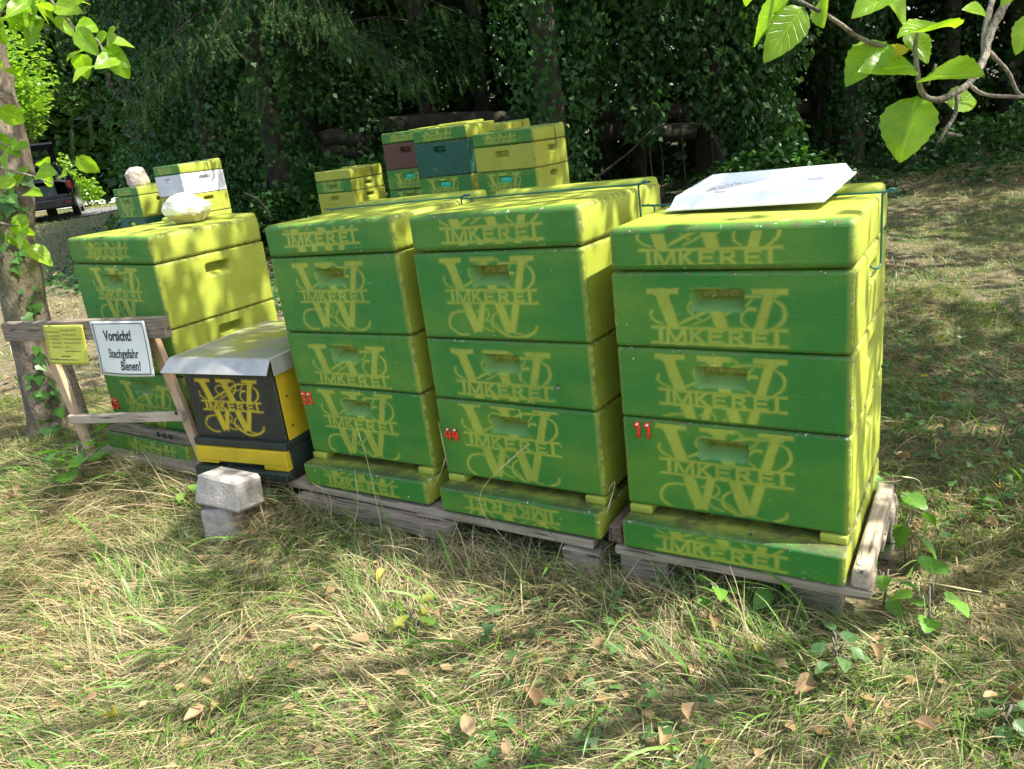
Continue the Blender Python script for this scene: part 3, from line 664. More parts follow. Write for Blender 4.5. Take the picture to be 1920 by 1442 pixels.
def textmesh(txt, size, bold=0.0, sx=1.0):
    cu = bpy.data.curves.new('t', 'FONT'); cu.body = txt; cu.size = size; cu.offset = bold; cu.resolution_u = 3
    ob = bpy.data.objects.new('t', cu); COL.objects.link(ob); dg = bpy.context.evaluated_depsgraph_get()
    me = bpy.data.meshes.new_from_object(ob.evaluated_get(dg)); bpy.data.objects.remove(ob)
    V = np.array([v.co[:] for v in me.vertices]); F = [list(p.vertices) for p in me.polygons]; bpy.data.meshes.remove(me)
    V[:, 0] *= sx; return V, F
def put(mb, txt, pos, w, h, x, y, size, bold=0, sx=1, rot=0):
    V, F = textmesh(txt, size, bold, sx); P = V[:, :2]; ca, sa = math.cos(rot), math.sin(rot)
    P = np.stack([P[:, 0] * ca - P[:, 1] * sa, P[:, 0] * sa + P[:, 1] * ca], 1) + [x, -y]
    mb.add(pos(P[:, 0] / w, -P[:, 1] / h, -.0008), F)
def ribbon(mb, pos, pts, wd, w, h):
    pts = np.array(pts, float); n = 12
    for a, b in zip(pts[:-1], pts[1:]):
        t = np.linspace(0, 1, n)[:, None]; P = a + (b - a) * t; d = (b - a) / np.linalg.norm(b - a); nn = np.array([-d[1], d[0]]) * wd / 2
        d2 = d * wd / 2; P[0] -= d2; P[-1] += d2
        Q = np.concatenate([P - nn, P + nn]); V = pos(Q[:, 0] / w, Q[:, 1] / h, -.0008); mb.add(V, [[i, n + i, n + i + 1, i + 1] for i in range(n - 1)])
M_SIGNW = plain('white_enamel', (.66, .69, .64), .3, var=.06, scale=5); M_SIGNY = plain('yellow_sheet', (.50, .52, .06), .4, var=.1, scale=6)
wTL, wTR, wBL = uw(onp(168, 605, .02)), uw(onp(268, 595, .02)), uw(onp(197, 702, .02))
w_, h_ = wTR[0] - wTL[0], wTL[1] - wBL[1]
sg, pos = sign('warning_sign', 'white metal sign reading Vorsicht! Stechgefahr Bienen! in black letters', wTL[0], w_, wTL[1] + .004, h_, M_SIGNW, .016, wBL[0] - wTL[0])
mb = MB(); kx = w_ / .25; ky = h_ / .20
put(mb, 'Vorsicht!', pos, w_, h_, w_ * .22, h_ * .35, h_ * .26, .0016, .74); put(mb, 'Stechgefahr', pos, w_, h_, w_ * .25, h_ * .665, h_ * .235, .0010, .70); put(mb, 'Bienen!', pos, w_, h_, w_ * .46, h_ * .885, h_ * .235, .0010, .70)
mb.build('lettering', M_BLACKP, sg)
mb = MB(); i_ = .045; ribbon(mb, pos, [(i_ * w_, i_ * h_), (w_ * (1 - i_), i_ * h_), (w_ * (1 - i_), h_ * (1 - i_)), (i_ * w_, h_ * (1 - i_)), (i_ * w_, i_ * h_)], .0032, w_, h_); mb.build('border', M_BLACKP, sg)
for q in ((.10, .09), (.93, .07), (.1, .90)):
    c0 = pos(np.array([q[0]]), np.array([q[1]]), 0)[0]; mk('screw', *tube([c0 + [0, .001, 0], c0 - [0, .0025, 0]], .0032, 8), M_STEEL, sg)
yTL, yTR, yBL = uw(onp(79, 610, .02)), uw(onp(151, 609, .02)), uw(onp(96, 680, .02))
w_, h_ = yTR[0] - yTL[0] + .008, yTL[1] - yBL[1]
sg, pos = sign('notice_sign', 'small yellow printed notice nailed to the trestle beside the white sign', yTL[0], w_, yTL[1], h_, M_SIGNY, .007, yBL[0] - yTL[0] + .008)
mb = MB(); s_ = h_ * .058
for tx, x, y in (('Trau der Honigbiene kein Leid', .42, .15), ('Dieser Bienenstand gehört:', .06, .19), ('Name', .06, .29), ('Albert Einstein sagte einst:', .46, .26), ('Strasse', .06, .37), ('Wenn die Bienen aussterben, hat', .48, .37), ('Ort', .06, .47), ('der Mensch nur noch vier Jahre', .48, .47), ('Tel.', .06, .57), ('zu leben.', .5, .57), ('Verlassen Sie den Bienenstand', .48, .68)):
    put(mb, tx, pos, w_, h_, w_ * x, h_ * y, s_, 0, .82)
put(mb, 'Vorsicht Bienen!', pos, w_, h_, w_ * .36, h_ * .81, h_ * .066, .0002, .85); put(mb, 'Sie verteidigen ihren Bienenstock bei Störungen', pos, w_, h_, w_ * .06, h_ * .895, h_ * .066, .0002, .83)
for y in (.29, .37, .47, .57):
    ribbon(mb, pos, [(w_ * .15, h_ * (y + .012)), (w_ * .45, h_ * (y + .012))], .0005, w_, h_)
    for k in range(22): x = .17 + k * .0115; ribbon(mb, pos, [(w_ * x, h_ * (y - .002)), (w_ * (x + .008), h_ * (y - .02 - .025 * random.random()))], .0007, w_, h_)
mb.build('lettering', M_BLACKP, sg)
mb = MB(); ribbon(mb, pos, [(.04 * w_, .04 * h_), (w_ * .97, .04 * h_), (w_ * .97, h_ * .97), (.04 * w_, h_ * .97), (.04 * w_, .04 * h_)], .0009, w_, h_); mb.build('border', M_BLACKP, sg)

# ------------------------------------------------------------------ leaf shapes
L4 = np.array([(0, 0, 0), (.33, .42, .07), (0, .5, 0), (-.33, .42, .07), (0, 1, -.06)]); F4 = np.array([(0, 1, 2), (0, 2, 3), (2, 1, 4), (3, 2, 4)])
L2 = np.array([(0, 0, 0), (.36, .45, .05), (0, 1, -.05), (-.36, .45, .05)]); F2 = np.array([(0, 1, 2), (0, 2, 3)])
LIV = np.array([(0, .3, 0), (0, .12, .0), (.30, 0, .03), (.50, .32, .06), (.27, .46, .03), (0, 1, -.05), (-.27, .46, .03), (-.50, .32, .06), (-.30, 0, .03)])
FIV = np.array([(0, i, i % 8 + 1) for i in range(1, 9)])[:, [0, 1, 2]]
def outline_leaf(kind='ovate', rows=12, fold=.10, curl=.18):
    """leaf blade of rows x 4 quads, length 1 along y"""
    V = []; ts = np.linspace(0, 1, rows + 1)
    for i, t in enumerate(ts):
        if kind == 'ovate': w = .36 * math.sin(math.pi * t ** .75) ** .8 * (1 - .12 * t) * (1 + (.05 if i % 2 else -.03))
        elif kind == 'oak': w = (.10 + .28 * t) * (1 + .38 * math.cos(t * 2 * math.pi * 3.6)) * (1 if t < .9 else 1 - (t - .9) * 7)
        elif kind == 'lance': w = .20 * math.sin(math.pi * t ** .8)
        else: w = .45 * math.sin(math.pi * t ** .6) ** .7 * (1 + (.10 if i % 2 else -.08))
        w = max(w, .004)
        for s in (-1, -.5, 0, .5, 1):
            V.append((s * w, t + (.03 * abs(s) if kind == 'ovate' else 0), fold * abs(s) * w * 2 - curl * t * t + .015 * math.sin(9 * t + 3 * s)))
    F = [[r * 5 + c, r * 5 + c + 1, r * 5 + c + 6, r * 5 + c + 5] for r in range(rows) for c in range(4)]
    return np.array(V), F
def lat(n, tint): return {'tint': np.full(n, tint), 'lu': np.tile([-1, -.5, 0, .5, 1], n // 5) + 5, 'lv': np.repeat(np.linspace(0, 1, n // 5), 5)}
M_LF = leafmat('fruit_leaf', (.20, .36, .022), (.30, .46, .04), .55, .3, (.55, .40, .02), (1.6, 1.7, .5), veins=True)
M_LFC = leafmat('fruit_crown_leaf', (.13, .26, .018), (.23, .36, .03), .45, .4, (.55, .40, .02), (1.6, 1.7, .5))
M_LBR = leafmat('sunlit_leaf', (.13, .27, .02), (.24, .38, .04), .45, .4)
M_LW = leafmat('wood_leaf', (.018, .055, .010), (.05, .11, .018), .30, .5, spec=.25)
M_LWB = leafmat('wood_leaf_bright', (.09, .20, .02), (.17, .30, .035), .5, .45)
M_IVY = leafmat('ivy_leaf', (.014, .054, .011), (.044, .118, .024), .18, .48, spec=.2)
M_SHR = leafmat('shrub_leaf', (.034, .092, .027), (.072, .152, .048), .28, .48, spec=.25)
M_BRB = leafmat('bramble_leaf', (.045, .14, .025), (.09, .22, .04), .3, .4)
M_SPR = leafmat('spruce_needle', (.030, .078, .022), (.078, .150, .042), .22, .55, spec=.2)
M_DRYL = leafmat('dry_leaf', (.22, .13, .06), (.44, .31, .17), .2, .7, tcol=(1.2, 1.1, .8), veins=True)
M_YELL = leafmat('yellow_leaf', (.55, .42, .05), (.62, .52, .12), .3, .6, tcol=(1.2, 1.1, .6), veins=True)
def barkmat(name, a, b, moss=(.10, .11, .03), m=.5):
    M, nt, bs = mat(name); n = noise_(nt, 14, 6, .7, scl=(1, 1, .35)); n2 = noise_(nt, 3, 4, .6); n3 = noise_(nt, 70, 3, .6)
    c = mixc(nt, mapr(nt, n.outputs[0], .35, .65), a, b); c = mixc(nt, mapr(nt, n2.outputs[0], m, m + .2), c, moss); c = mixc(nt, mapr(nt, n3.outputs[0], .5, .75), c, [v * .45 for v in a])
    setc(nt, bs, c); bs.inputs['Roughness'].default_value = .92; bump(nt, bs, n.outputs[0], .9, .03); return M
M_BARK = barkmat('fruit_tree_bark', (.10, .078, .055), (.25, .205, .15), (.11, .12, .03), .45); M_DBARK = barkmat('wood_bark', (.028, .022, .015), (.075, .06, .042), (.035, .05, .014)); M_TWIG = barkmat('lichen_twig', (.10, .078, .055), (.30, .27, .20), (.28, .25, .10), .55)
M_LOG = barkmat('log_bark', (.022, .017, .011), (.055, .043, .027), (.03, .04, .014), .5)

def limb(P, r0, r1, n=7, noise=.06): P = spline(P, 5); return tube(P, np.linspace(r0, r1, len(P)), n, noise=noise)
def crown_mesh(name, pos, size, M, parent, tmpl=(L4, F4), up=.5, drop=0.0, tint=None, jit=.35, seed=0):
    n = len(pos); N = rdir(n) * (1 - up) + np.array([0, 0, 1]) * up; D = rdir(n, -.7, .4); D[:, 2] -= drop
    s = size * rng.uniform(1 - jit, 1 + jit, n)
    V, F, t = scatter(tmpl[0], tmpl[1], pos, frames(D, N), s, tint); return mk(name, V, F, M, parent, attrs={'tint': t})
def blob(c, r, n, shell=.55):
    d = rdir(n); q = rng.random(n) ** .45; q = shell + (1 - shell) * q; return np.asarray(c) + d * (q[:, None] * np.asarray(r))

# ------------------------------------------------------------------ fruit tree to the right of the camera: its crown dapples the hives, one low branch hangs into view
ft = thing('fruit_tree', 'fruit tree whose low branch hangs into the upper corner over the tray', 'tree', (4.2, 1.45, float(gz(4.2, 1.45))))
def rel(p): return np.asarray(p, float) - np.array(ft.location)
mk('trunk', *limb([(0, 0, -.1), (.05, .02, .8), (-.05, .06, 1.6), (.02, .05, 2.3)], .16, .11, 12), M_BARK, ft, True)
mbx = MB(); LP = []
for k in range(20):
    a = k * 2.4 + .3; L = rng.uniform(1.5, 3.1); h = 1.5 + .10 * min(k, 12)
    e = np.array([L * math.cos(a) - 1.25, L * math.sin(a) + .5, h + rng.uniform(.7, 2.1)]); mid = e * .5 + [0, 0, .25 + h * .4]
    if k >= 15: e = np.array([(-3.75, .85, 3.0), (-3.2, .95, 3.6), (-2.7, .75, 4.3), (-3.5, .45, 3.3), (-4.1, .2, 3.1)][k - 15]); mid = e * .5 + [0, 0, .9]
    mbx.add(*limb([(0, .05, h), mid, e], .05, .014, 6))
    for j in range(12):
        t = rng.uniform(.35, 1); b = np.array([0, .05, h]) * (1 - t) ** 2 + 2 * t * (1 - t) * mid + t * t * e; tip = b + rdir(1, -.3, .6)[0] * rng.uniform(.35, .8)
        mbx.add(*limb([b, (b + tip) / 2 + [0, 0, .04], tip], .010, .004, 4)); LP.append(b + (tip - b) * rng.uniform(.15, 1.05, 52)[:, None] + rng.normal(0, .09, (52, 3)))
mbx.build('branches', M_BARK, ft, True)
LP = np.concatenate(LP)
keep = LP[:, 2] + ft.location[2] > 1.75 + .12 * np.abs(LP[:, 0] + ft.location[0])
w_p = LP + np.array(ft.location); dep = (w_p - CAM) @ F_; sxp = 960 + FPX * ((w_p - CAM) @ R_) / np.maximum(dep, .01); syp = 721 - FPX * ((w_p - CAM) @ U_) / np.maximum(dep, .01)
keep &= ~((dep > 0) & (sxp > -150) & (sxp < 2100) & (syp > -160))      # the crown stays above what the lens sees
bq = w_p - np.array([.62, 1.05, 1.52]); al = bq @ np.array(sdir); keep &= ~((np.linalg.norm(bq - al[:, None] * np.array(sdir), axis=1) < .48) & (al > 0))
sh_ = w_p - np.array(sdir) * ((w_p[:, 2] - .05) / sdir[2])[:, None]; keep &= ~((sh_[:, 0] > -2.2) & (sh_[:, 0] < 1.1) & (sh_[:, 1] < 1.75) & (rng.random(len(w_p)) < .55))
crown_mesh('crown', LP[keep], .075, M_LFC, ft, (L4, F4), .45, .3)
# the low branch, modelled leaf by leaf
def bp(px, py, d): r = ray(px, py); return CAM + r / np.linalg.norm(r) * d - np.array(ft.location)
mb = MB()
for P, r0, r1 in (([(2010, -130, 1.25), (1905, -20, 1.16), (1858, 60, 1.12), (1845, 110, 1.10), (1815, 158, 1.08), (1765, 186, 1.06), (1735, 180, 1.05), (1722, 150, 1.05), (1716, 90, 1.06), (1722, 55, 1.07)], .0085, .0035),
                  ([(1845, 110, 1.10), (1850, 40, 1.14), (1870, -30, 1.2)], .0065, .006), ([(1856, 98, 1.11), (1890, 135, 1.12), (1908, 172, 1.13), (1935, 190, 1.15)], .0042, .003),
                  ([(1815, 158, 1.08), (1850, 178, 1.09), (1925, 182, 1.12)], .004, .003), ([(1795, 178, 1.07), (1790, 215, 1.07), (1772, 245, 1.06), (1758, 268, 1.055)], .0042, .003), ([(1775, 250, 1.06), (1805, 255, 1.07)], .003, .0025),
                  ([(1420, -40, 1.03), (1500, 2, 1.02), (1560, 35, 1.03), (1610, 70, 1.04), (1660, 90, 1.045)], .0030, .0045), ([(1740, 160, 1.05), (1755, 120, 1.05)], .003, .002)):
    mb.add(*tube(spline([bp(*p) for p in P], 5), np.linspace(r0, r1, (len(P) - 1) * 5 + 1) * .62, 7, noise=.2))
mb.build('low_branch', M_TWIG, ft, True)
# px,py of stalk and tip, distance at stalk/tip, width factor, tint, roll
for sx_, sy_, tx_, ty_, d0, d1, wf, ti, ro in ((1482, -6, 1404, 80, 1.0, 1.03, .95, .5, .5), (1506, 12, 1437, 110, 1.02, .99, .8, .35, -.3), (1548, -8, 1537, 46, 1.04, 1.0, .8, .85, .9), (1700, -30, 1600, 22, 1.03, 1.0, 1.0, .45, .3), (1640, -40, 1708, 40, 1.03, 1.05, .9, .4, -.6),
        (1792, 52, 1690, 50, 1.07, 1.0, .75, .3, .7), (1664, 78, 1588, 150, 1.05, 1.01, .95, .45, .2), (1706, 92, 1634, 112, 1.05, 1.04, .7, .95, .3), (1716, 128, 1620, 122, 1.045, 1.0, 1.05, .25, .35), (1700, 60, 1742, 112, 1.08, 1.06, .85, .3, -.4),
        (1728, 148, 1838, 128, 1.05, 1.0, .95, .3, -.5), (1770, 192, 1836, 186, 1.09, 1.12, .9, .4, .2), (1722, 178, 1684, 300, 1.05, 1.04, 1.12, .2, .15), (1850, 30, 1812, 12, 1.13, 1.1, .8, .3, .2), (1960, 20, 1902, 95, 1.0, .98, 1.0, .6, .4), (1930, -40, 1878, 5, 1.1, 1.08, 1, .4, .3), (1420, -60, 1395, 10, 1.05, 1.05, .8, .5, .2)):
    A, B = bp(sx_, sy_, d0), bp(tx_, ty_, d1); L = np.linalg.norm(B - A); D = (B - A) / L
    view = A + np.array(ft.location) - CAM; view /= np.linalg.norm(view); N = -view * .75 + np.array([0, 0, .45]); S = np.cross(D, N); S /= np.linalg.norm(S); N = np.cross(S, D); N = N * math.cos(ro) + S * math.sin(ro); S = np.cross(D, N)
    V, F = outline_leaf('ovate', 14, .16, .12); V = V * [wf * 1.12, 1, 1]; V = A + L * (V[:, :1] * S + V[:, 1:2] * D + V[:, 2:] * N)
    mk('leaf', V, F, M_LF, ft, True, attrs=lat(len(V), ti))
# second tree further along the meadow edge, also out of the picture
ot = thing('orchard_tree', 'second orchard tree shading the grass beyond the hives', 'tree', (5.9, 3.5, float(gz(5.9, 3.5))))
mk('trunk', *limb([(0, 0, -.1), (.06, 0, 1.2), (0, .1, 2.6)], .17, .12, 10), M_BARK, ot, True)
mbx = MB(); LP = []
for k in range(12):
    a = k * 2.4; L = rng.uniform(1.6, 2.8); e = np.array([L * math.cos(a) - .4, L * math.sin(a) * 1.15 + .3, 3 + rng.uniform(.3, 3.0)]); mbx.add(*limb([(0, .1, 2.0 + .05 * k), e * .55 + [0, 0, .8], e], .06, .012, 5)); LP.append(blob(e * .85, (1.0, 1.0, .75), 900, .2))
mbx.build('branches', M_BARK, ot, True); crown_mesh('crown', np.concatenate(LP), .10, M_LFC, ot, (L2, F2), .4)

# ------------------------------------------------------------------ tree at the left edge with ivy on its trunk
lt_b = aty(102, 822, 3.45); lb = np.array([lt_b[0], 3.45, float(gz(lt_b[0], 3.45)) - .05])
lt = thing('leaning_tree', 'knotty fruit tree with ivy climbing its trunk beside the sign stand', 'tree', lb)
def lp(px, py, y=3.45): return aty(px, py, y) - lb
TP = [lp(104, 850), lp(95, 780), lp(72, 680), lp(50, 590), lp(34, 500), lp(24, 430), lp(26, 380), lp(22, 330), lp(8, 270), lp(-6, 200), lp(-18, 120), lp(-45, 0), lp(-95, -160)]
TR = [.115, .100, .092, .088, .086, .080, .074, .082, .086, .078, .070, .066, .06]
P = spline(TP, 6); rr = np.interp(np.linspace(0, 1, len(P)), np.linspace(0, 1, len(TR)), TR)
V, F = tube(P, rr, 22); V = V + (vnoise(V[:, 0] * 30 + V[:, 1] * 17, V[:, 2] * 14, 8) - .5)[:, None] * .022 * np.sign(rng.uniform(-1, 1, 3))
mk('trunk', V, F, M_BARK, lt, True)
mbx = MB(); LP = []
for k in range(9):
    a = math.pi * .55 + k * .62; L = rng.uniform(1.0, 2.0); b0 = TP[-1]; e = b0 + [L * math.cos(a), L * math.sin(a) * .8, rng.uniform(.5, 1.6)]
    mbx.add(*limb([b0 - [0, 0, .2], (b0 + e) / 2 + [0, 0, .3], e], .04, .01, 5)); LP.append(blob(e, (.6, .6, .45), 330, .1))
LPc = np.concatenate(LP); w_p = LPc + lb; dep = (w_p - CAM) @ F_; sxp = 960 + FPX * ((w_p - CAM) @ R_) / np.maximum(dep, .01); syp = 721 - FPX * ((w_p - CAM) @ U_) / np.maximum(dep, .01)
LPc = LPc[~((dep > 0) & (sxp > -60) & (sxp < 2000) & (syp > -60))]
mbx.build('branches', M_BARK, lt, True); crown_mesh('crown', LPc, .085, M_LFC, lt, (L4, F4), .4, .3)
# twigs that reach into view
def twig(pts, n, size, spread, y0):
    P = spline([lp(px, py, y) for px, py, y in pts], 8); o = mk('twig', *tube(P, np.linspace(.006, .0025, len(P)), 5, noise=.1), M_TWIG, lt, True)
    q = rng.integers(0, len(P), n); return P[q] + rng.normal(0, spread, (n, 3)) * [1, .7, .9]
A = []
A.append(twig([(-60, -120, 2.9), (60, -40, 2.8), (110, 20, 2.7), (150, 62, 2.65), (185, 78, 2.62), (200, 130, 2.6)], 34, .1, .045, 2.7))
A.append(twig([(-40, 30, 2.9), (40, 20, 2.8), (90, 50, 2.75)], 18, .1, .05, 2.8))
A.append(twig([(-40, 300, 2.9), (20, 320, 2.85), (60, 330, 2.85), (100, 345, 2.8)], 15, .1, .055, 2.85))
A.append(twig([(-30, 410, 2.85), (10, 420, 2.8), (35, 424, 2.8)], 8, .1, .035, 2.8)); A.append(twig([(-30, 250, 2.9), (15, 275, 2.88), (40, 290, 2.85)], 10, .1, .05, 2.85)); A.append(twig([(-40, 150, 2.9), (5, 170, 2.88), (25, 180, 2.85)], 9, .1, .05, 2.85))
A = np.concatenate(A); n = len(A); D = rdir(n, -.9, .1); N = rdir(n) * .55 + np.array([-.1, -.75, .55])
R = frames(D, N); BLv, BLf = outline_leaf('ovate', 8, .14, .2)
for i in range(n):
    s = .085 * rng.uniform(.75, 1.2); V = A[i] + (BLv * s) @ R[i].T; mk('leaf', V, BLf, M_LF, lt, True, attrs=lat(len(V), rng.random() ** 1.1 * (.92 if rng.random() < .95 else 1.08)))
# ivy on the trunk
IP = []; ID = []; IN = []
for k in range(85):
    t = rng.uniform(.02, .60); j = int(t * (len(P) - 1)); a = rng.normal(-1.2, .55); nrm = np.array([math.cos(a), math.sin(a), .15]); IP.append(P[j] + nrm * (rr[j] + .012)); IN.append(nrm + rng.normal(0, .3, 3)); ID.append([rng.normal(0, .5), rng.normal(0, .2), -1])
V, F, t = scatter(LIV, FIV, np.array(IP), frames(np.array(ID, float), np.array(IN)), .055 * rng.uniform(.5, 1.2, len(IP)))
M_IVYL = leafmat('climbing_ivy_leaf', (.035, .12, .02), (.09, .21, .035), .2, .35); mk('ivy', V, F, M_IVYL, lt, attrs={'tint': t})

# ------------------------------------------------------------------ the wood behind
def shrub(name, label, base, clumps, n, size, M, tmpl=(L4, F4), up=.35, drop=.2, stems=5, cat='shrub', group=None, bark=None):
    """clumps: (dx,dy,dz, rx,ry,rz) relative to the base"""
    b = np.array([base[0], base[1], float(gz(base[0], base[1])) - .03]); t = thing(name, label, cat, b, group=group)
    vol = np.array([c[3] * c[4] + c[3] * c[5] for c in clumps]); vol = vol / vol.sum()
    LP = np.concatenate([blob(c[:3], c[3:], max(4, int(n * v)), .35) for c, v in zip(clumps, vol)]); LP = LP[LP[:, 2] > .02]
    for c in clumps[:stems]: mk('stem', *limb([(c[0] * .5 + rng.uniform(-.15, .15), c[1] + rng.uniform(-.1, .1), 0), np.array(c[:3]) * [.8, .8, .5] + rng.normal(0, .08, 3), c[:3]], .012, .005, 5), bark or M_DBARK, t, True)
    crown_mesh('foliage', LP, size, M, t, tmpl, up, drop); return t
def groundat(px, py):
    z = 0.0
    for _ in range(12):
        p = atz(px, py, z); z = float(gz(p[0], p[1]))
    return p
def ivytree(label, px, y, r, H, rad_ivy, n, lean=0, M=None, size=.066, taper=.5):
    p = aty(px, 300, y); b = np.array([p[0], y, float(gz(p[0], y)) - .05]); t = thing('ivy_tree', label, 'tree', b, group='ivy covered trunks at the edge of the wood')
    P = spline([(0, 0, 0), (lean * .3, 0, H * .3), (lean * .6, 0, H * .6), (lean, 0, H)], 6); mk('trunk', *tube(P, np.linspace(r, r * .7, len(P)), 10, noise=.06), M_DBARK, t, True)
    nz = rng.random(n) ** .9; a = rng.uniform(0, 2 * math.pi, n); bulge = .55 + .9 * vnoise(nz * 9, a * 1.4, int(px)); q = rad_ivy * bulge * rng.uniform(.55, 1.05, n) * (1 - taper * .3 * nz)
    nrm = np.stack([np.cos(a), np.sin(a), .25 + 0 * a], 1); pos = np.stack([q * np.cos(a) + lean * nz, q * np.sin(a), nz * H], 1)
    V, F, tt = scatter(LIV, FIV, pos, frames(np.stack([rng.normal(0, .6, n), rng.normal(0, .3, n), -np.ones(n)], 1), nrm + rng.normal(0, .45, (n, 3))), size * rng.uniform(.6, 1.25, n))
    mk('ivy', V, F, M or M_IVY, t, attrs={'tint': tt})
    if H > 4: crown_mesh('crown', blob((lean, 0, H + .6), (1.7, 1.7, 1.5), 1500, .2), .15, M_LW, t, (L2, F2), .4)
    return t
ivytree('thick trunk wrapped in glossy ivy right behind the olive boxed hive', 1040, 8.6, .16, 6.5, .52, 8500)
ivytree('ivy smothered trunk left of the log, behind the low hive', 520, 9.8, .15, 6, .8, 9500)
ivytree('dark ivy mound climbing a trunk behind the white boxed hive', 400, 11.2, .15, 6, 1.0, 9000)
ivytree('ivy covered stump of a trunk beyond the tray', 1590, 10.6, .22, 2.6, .5, 3200)
ivytree('slim ivy trunk at the dark right end of the wood', 1770, 12.0, .14, 7, .45, 2600)
def baretrunk(label, px, y, r, H=8, lean=0):
    p = aty(px, 250, y); t = thing('bare_tree', label, 'tree', (p[0], y, float(gz(p[0], y)) - .05), group='dark bare trunks inside the wood')
    P = spline([(0, 0, 0), (lean * .3 + .05, 0, H * .3), (lean * .6 - .04, 0, H * .6), (lean, 0, H)], 5); mk('trunk', *tube(P, np.linspace(r, r * .6, len(P)), 9, noise=.07), M_DBARK, t, True)
    crown_mesh('crown', blob((lean, 0, H), (1.5, 1.5, 1.6), 700, .2), .17, M_LW, t, (L2, F2), .4)
for l_, px, y, r, H, ln in (('thick dark trunk above the brown boxed hive', 800, 11.5, .14, 8, .1), ('slender trunk just left of the twin trunks', 868, 13, .07, 8, -.3), ('dark straight trunk above the teal boxed hive', 905, 12, .11, 8, .05), ('thin upright trunk beside the straight dark one', 893, 12.6, .05, 8, .1), ('trunk standing behind the hanging shrub', 1195, 11.6, .10, 8, .2),
        ('dark trunk in the shade at the far right', 1880, 12.5, .16, 8, .2), ('trunk in deep shade above the fallen log', 1530, 13, .13, 8, -.2), ('pale thin trunk among the left hand thicket', 635, 12.8, .07, 8, .6), ('trunk in the dark thicket right of the car', 250, 19, .16, 8, .2)):
    baretrunk(l_, px, y, r, H, ln)
# spruces with hanging sprays
def spruce(label, px, y, H, tiers, seed, zlo=1.6, reach=2.6, front=True):
    p = aty(px, 250, y); b = np.array([p[0], y, float(gz(p[0], y)) - .05]); t = thing('spruce_tree', label, 'tree', b, group='spruces hanging over the hives')
    mk('trunk', *tube([(0, 0, 0), (0, 0, H * .5), (0, 0, H)], [.2, .15, .03], 9, noise=.05), M_DBARK, t, True)
    NP, ND, NL = [], [], []; mbx = MB(); lowb = 30
    for k in range(lowb + tiers):
        if k < lowb: h = zlo + rng.random() * 2.0; L = reach * rng.uniform(.55, 1.05); a = -math.pi / 2 + rng.normal(0, .75)
        else: f_ = (k - lowb) / tiers; h = zlo + 1.5 + (H - zlo - 2) * f_; L = reach * (1 - .85 * f_) * rng.uniform(.75, 1.1); a = k * 2.4 + seed
        d = np.array([math.cos(a), math.sin(a), 0]); e = d * L + [0, 0, h - .22 * L]; P = spline([(0, 0, h), d * L * .5 + [0, 0, h + .08], e], 6); mbx.add(*tube(P, np.linspace(.022, .004, len(P)), 5))
        for j in range(int((26 if k < lowb else 12) * L)):
            q = P[rng.integers(4, len(P))]; s = np.cross(d, [0, 0, 1]); tl = rng.uniform(.15, .42); m_ = 70 if k < lowb else 24
            td = s * rng.uniform(-.5, .5) + d * .2 + np.array([0, 0, -rng.uniform(.5, 1.5)]); td /= np.linalg.norm(td); q = q + s * rng.normal(0, .12)
            tt = np.sort(rng.random(m_))[:, None]; NP.append(q + td * tt * tl); dd = td * 1.0 + rdir(m_) * .8; ND.append(dd); NL.append(np.full(m_, .042 if k < lowb else .09) * rng.uniform(.7, 1.2, m_))
    mbx.build('branches', M_DBARK, t, True); NP, ND, NL = np.concatenate(NP), np.concatenate(ND), np.concatenate(NL); n = len(NP)
    T = np.array([(-.09, 0, 0), (.09, 0, 0), (0, 1, 0)]); V, F, tt = scatter(T, np.array([(0, 1, 2)]), NP, frames(ND, rdir(n)), NL); mk('needles', V, F, M_SPR, t, attrs={'tint': tt})
spruce('spruce with long drooping sprays above the tray', 1330, 10.6, 11, 46, .3, 2.3, 2.9)
spruce('spruce hanging its sprays over the left thicket', 590, 10.9, 11, 46, 1.1, 2.2, 3.0)
spruce('spruce branches at the top behind the white boxed hive', 420, 14.5, 12, 40, 2.2, 3.0, 2.2)
GS = 'bushes at the edge of the wood'
def at_(px, y): p = aty(px, 300, y); return (p[0], y)
shrub('hanging_shrub', 'shrub with hanging pointed leaves under the right spruce', at_(1290, 9.3), [(-.75, 0, 1.9, .5, .4, .75), (-.2, .1, 2.2, .55, .5, .7), (.45, 0, 1.6, .6, .45, .9), (.8, .1, 1.1, .5, .4, .7), (-.5, -.1, 1.2, .3, .3, .5), (.1, .2, 2.8, .9, .6, .6), (1.1, .1, 2.0, .5, .4, .9), (-.9, .2, 2.7, .7, .5, .6), (.9, 0, .6, .5, .35, .5)], 10500, .085, M_SHR, up=.25, drop=.9, group=GS)
shrub('bramble', 'bright bramble bush behind the low plain hive', at_(655, 9.3), [(-.4, 0, .55, .5, .4, .35), (.3, 0, .62, .5, .35, .38), (0, -.2, .35, .8, .3, .35), (-.9, .1, .4, .4, .3, .35)], 3000, .085, M_BRB, up=.55, group=GS)
shrub('ivy_bush', 'leafy ivy bush between the logs and the white boxed hive', at_(520, 9.0), [(0, 0, .35, .5, .35, .45), (-.5, .1, .25, .5, .3, .3), (.4, .2, .7, .4, .3, .4)], 2600, .07, M_IVY, (LIV, FIV), .4, group=GS)
shrub('ivy_curtain', 'ivy hanging over the long log behind the stacked hives', at_(930, 10.0), [(-.9, 0, .55, .4, .25, .3), (-.2, 0, .75, .35, .25, .4), (.5, 0, .6, .4, .25, .35), (.9, 0, 1.5, .4, .3, .6), (-.5, .5, 2.0, .6, .4, .6)], 3600, .07, M_IVY, (LIV, FIV), .35, .5, stems=2, group=GS)
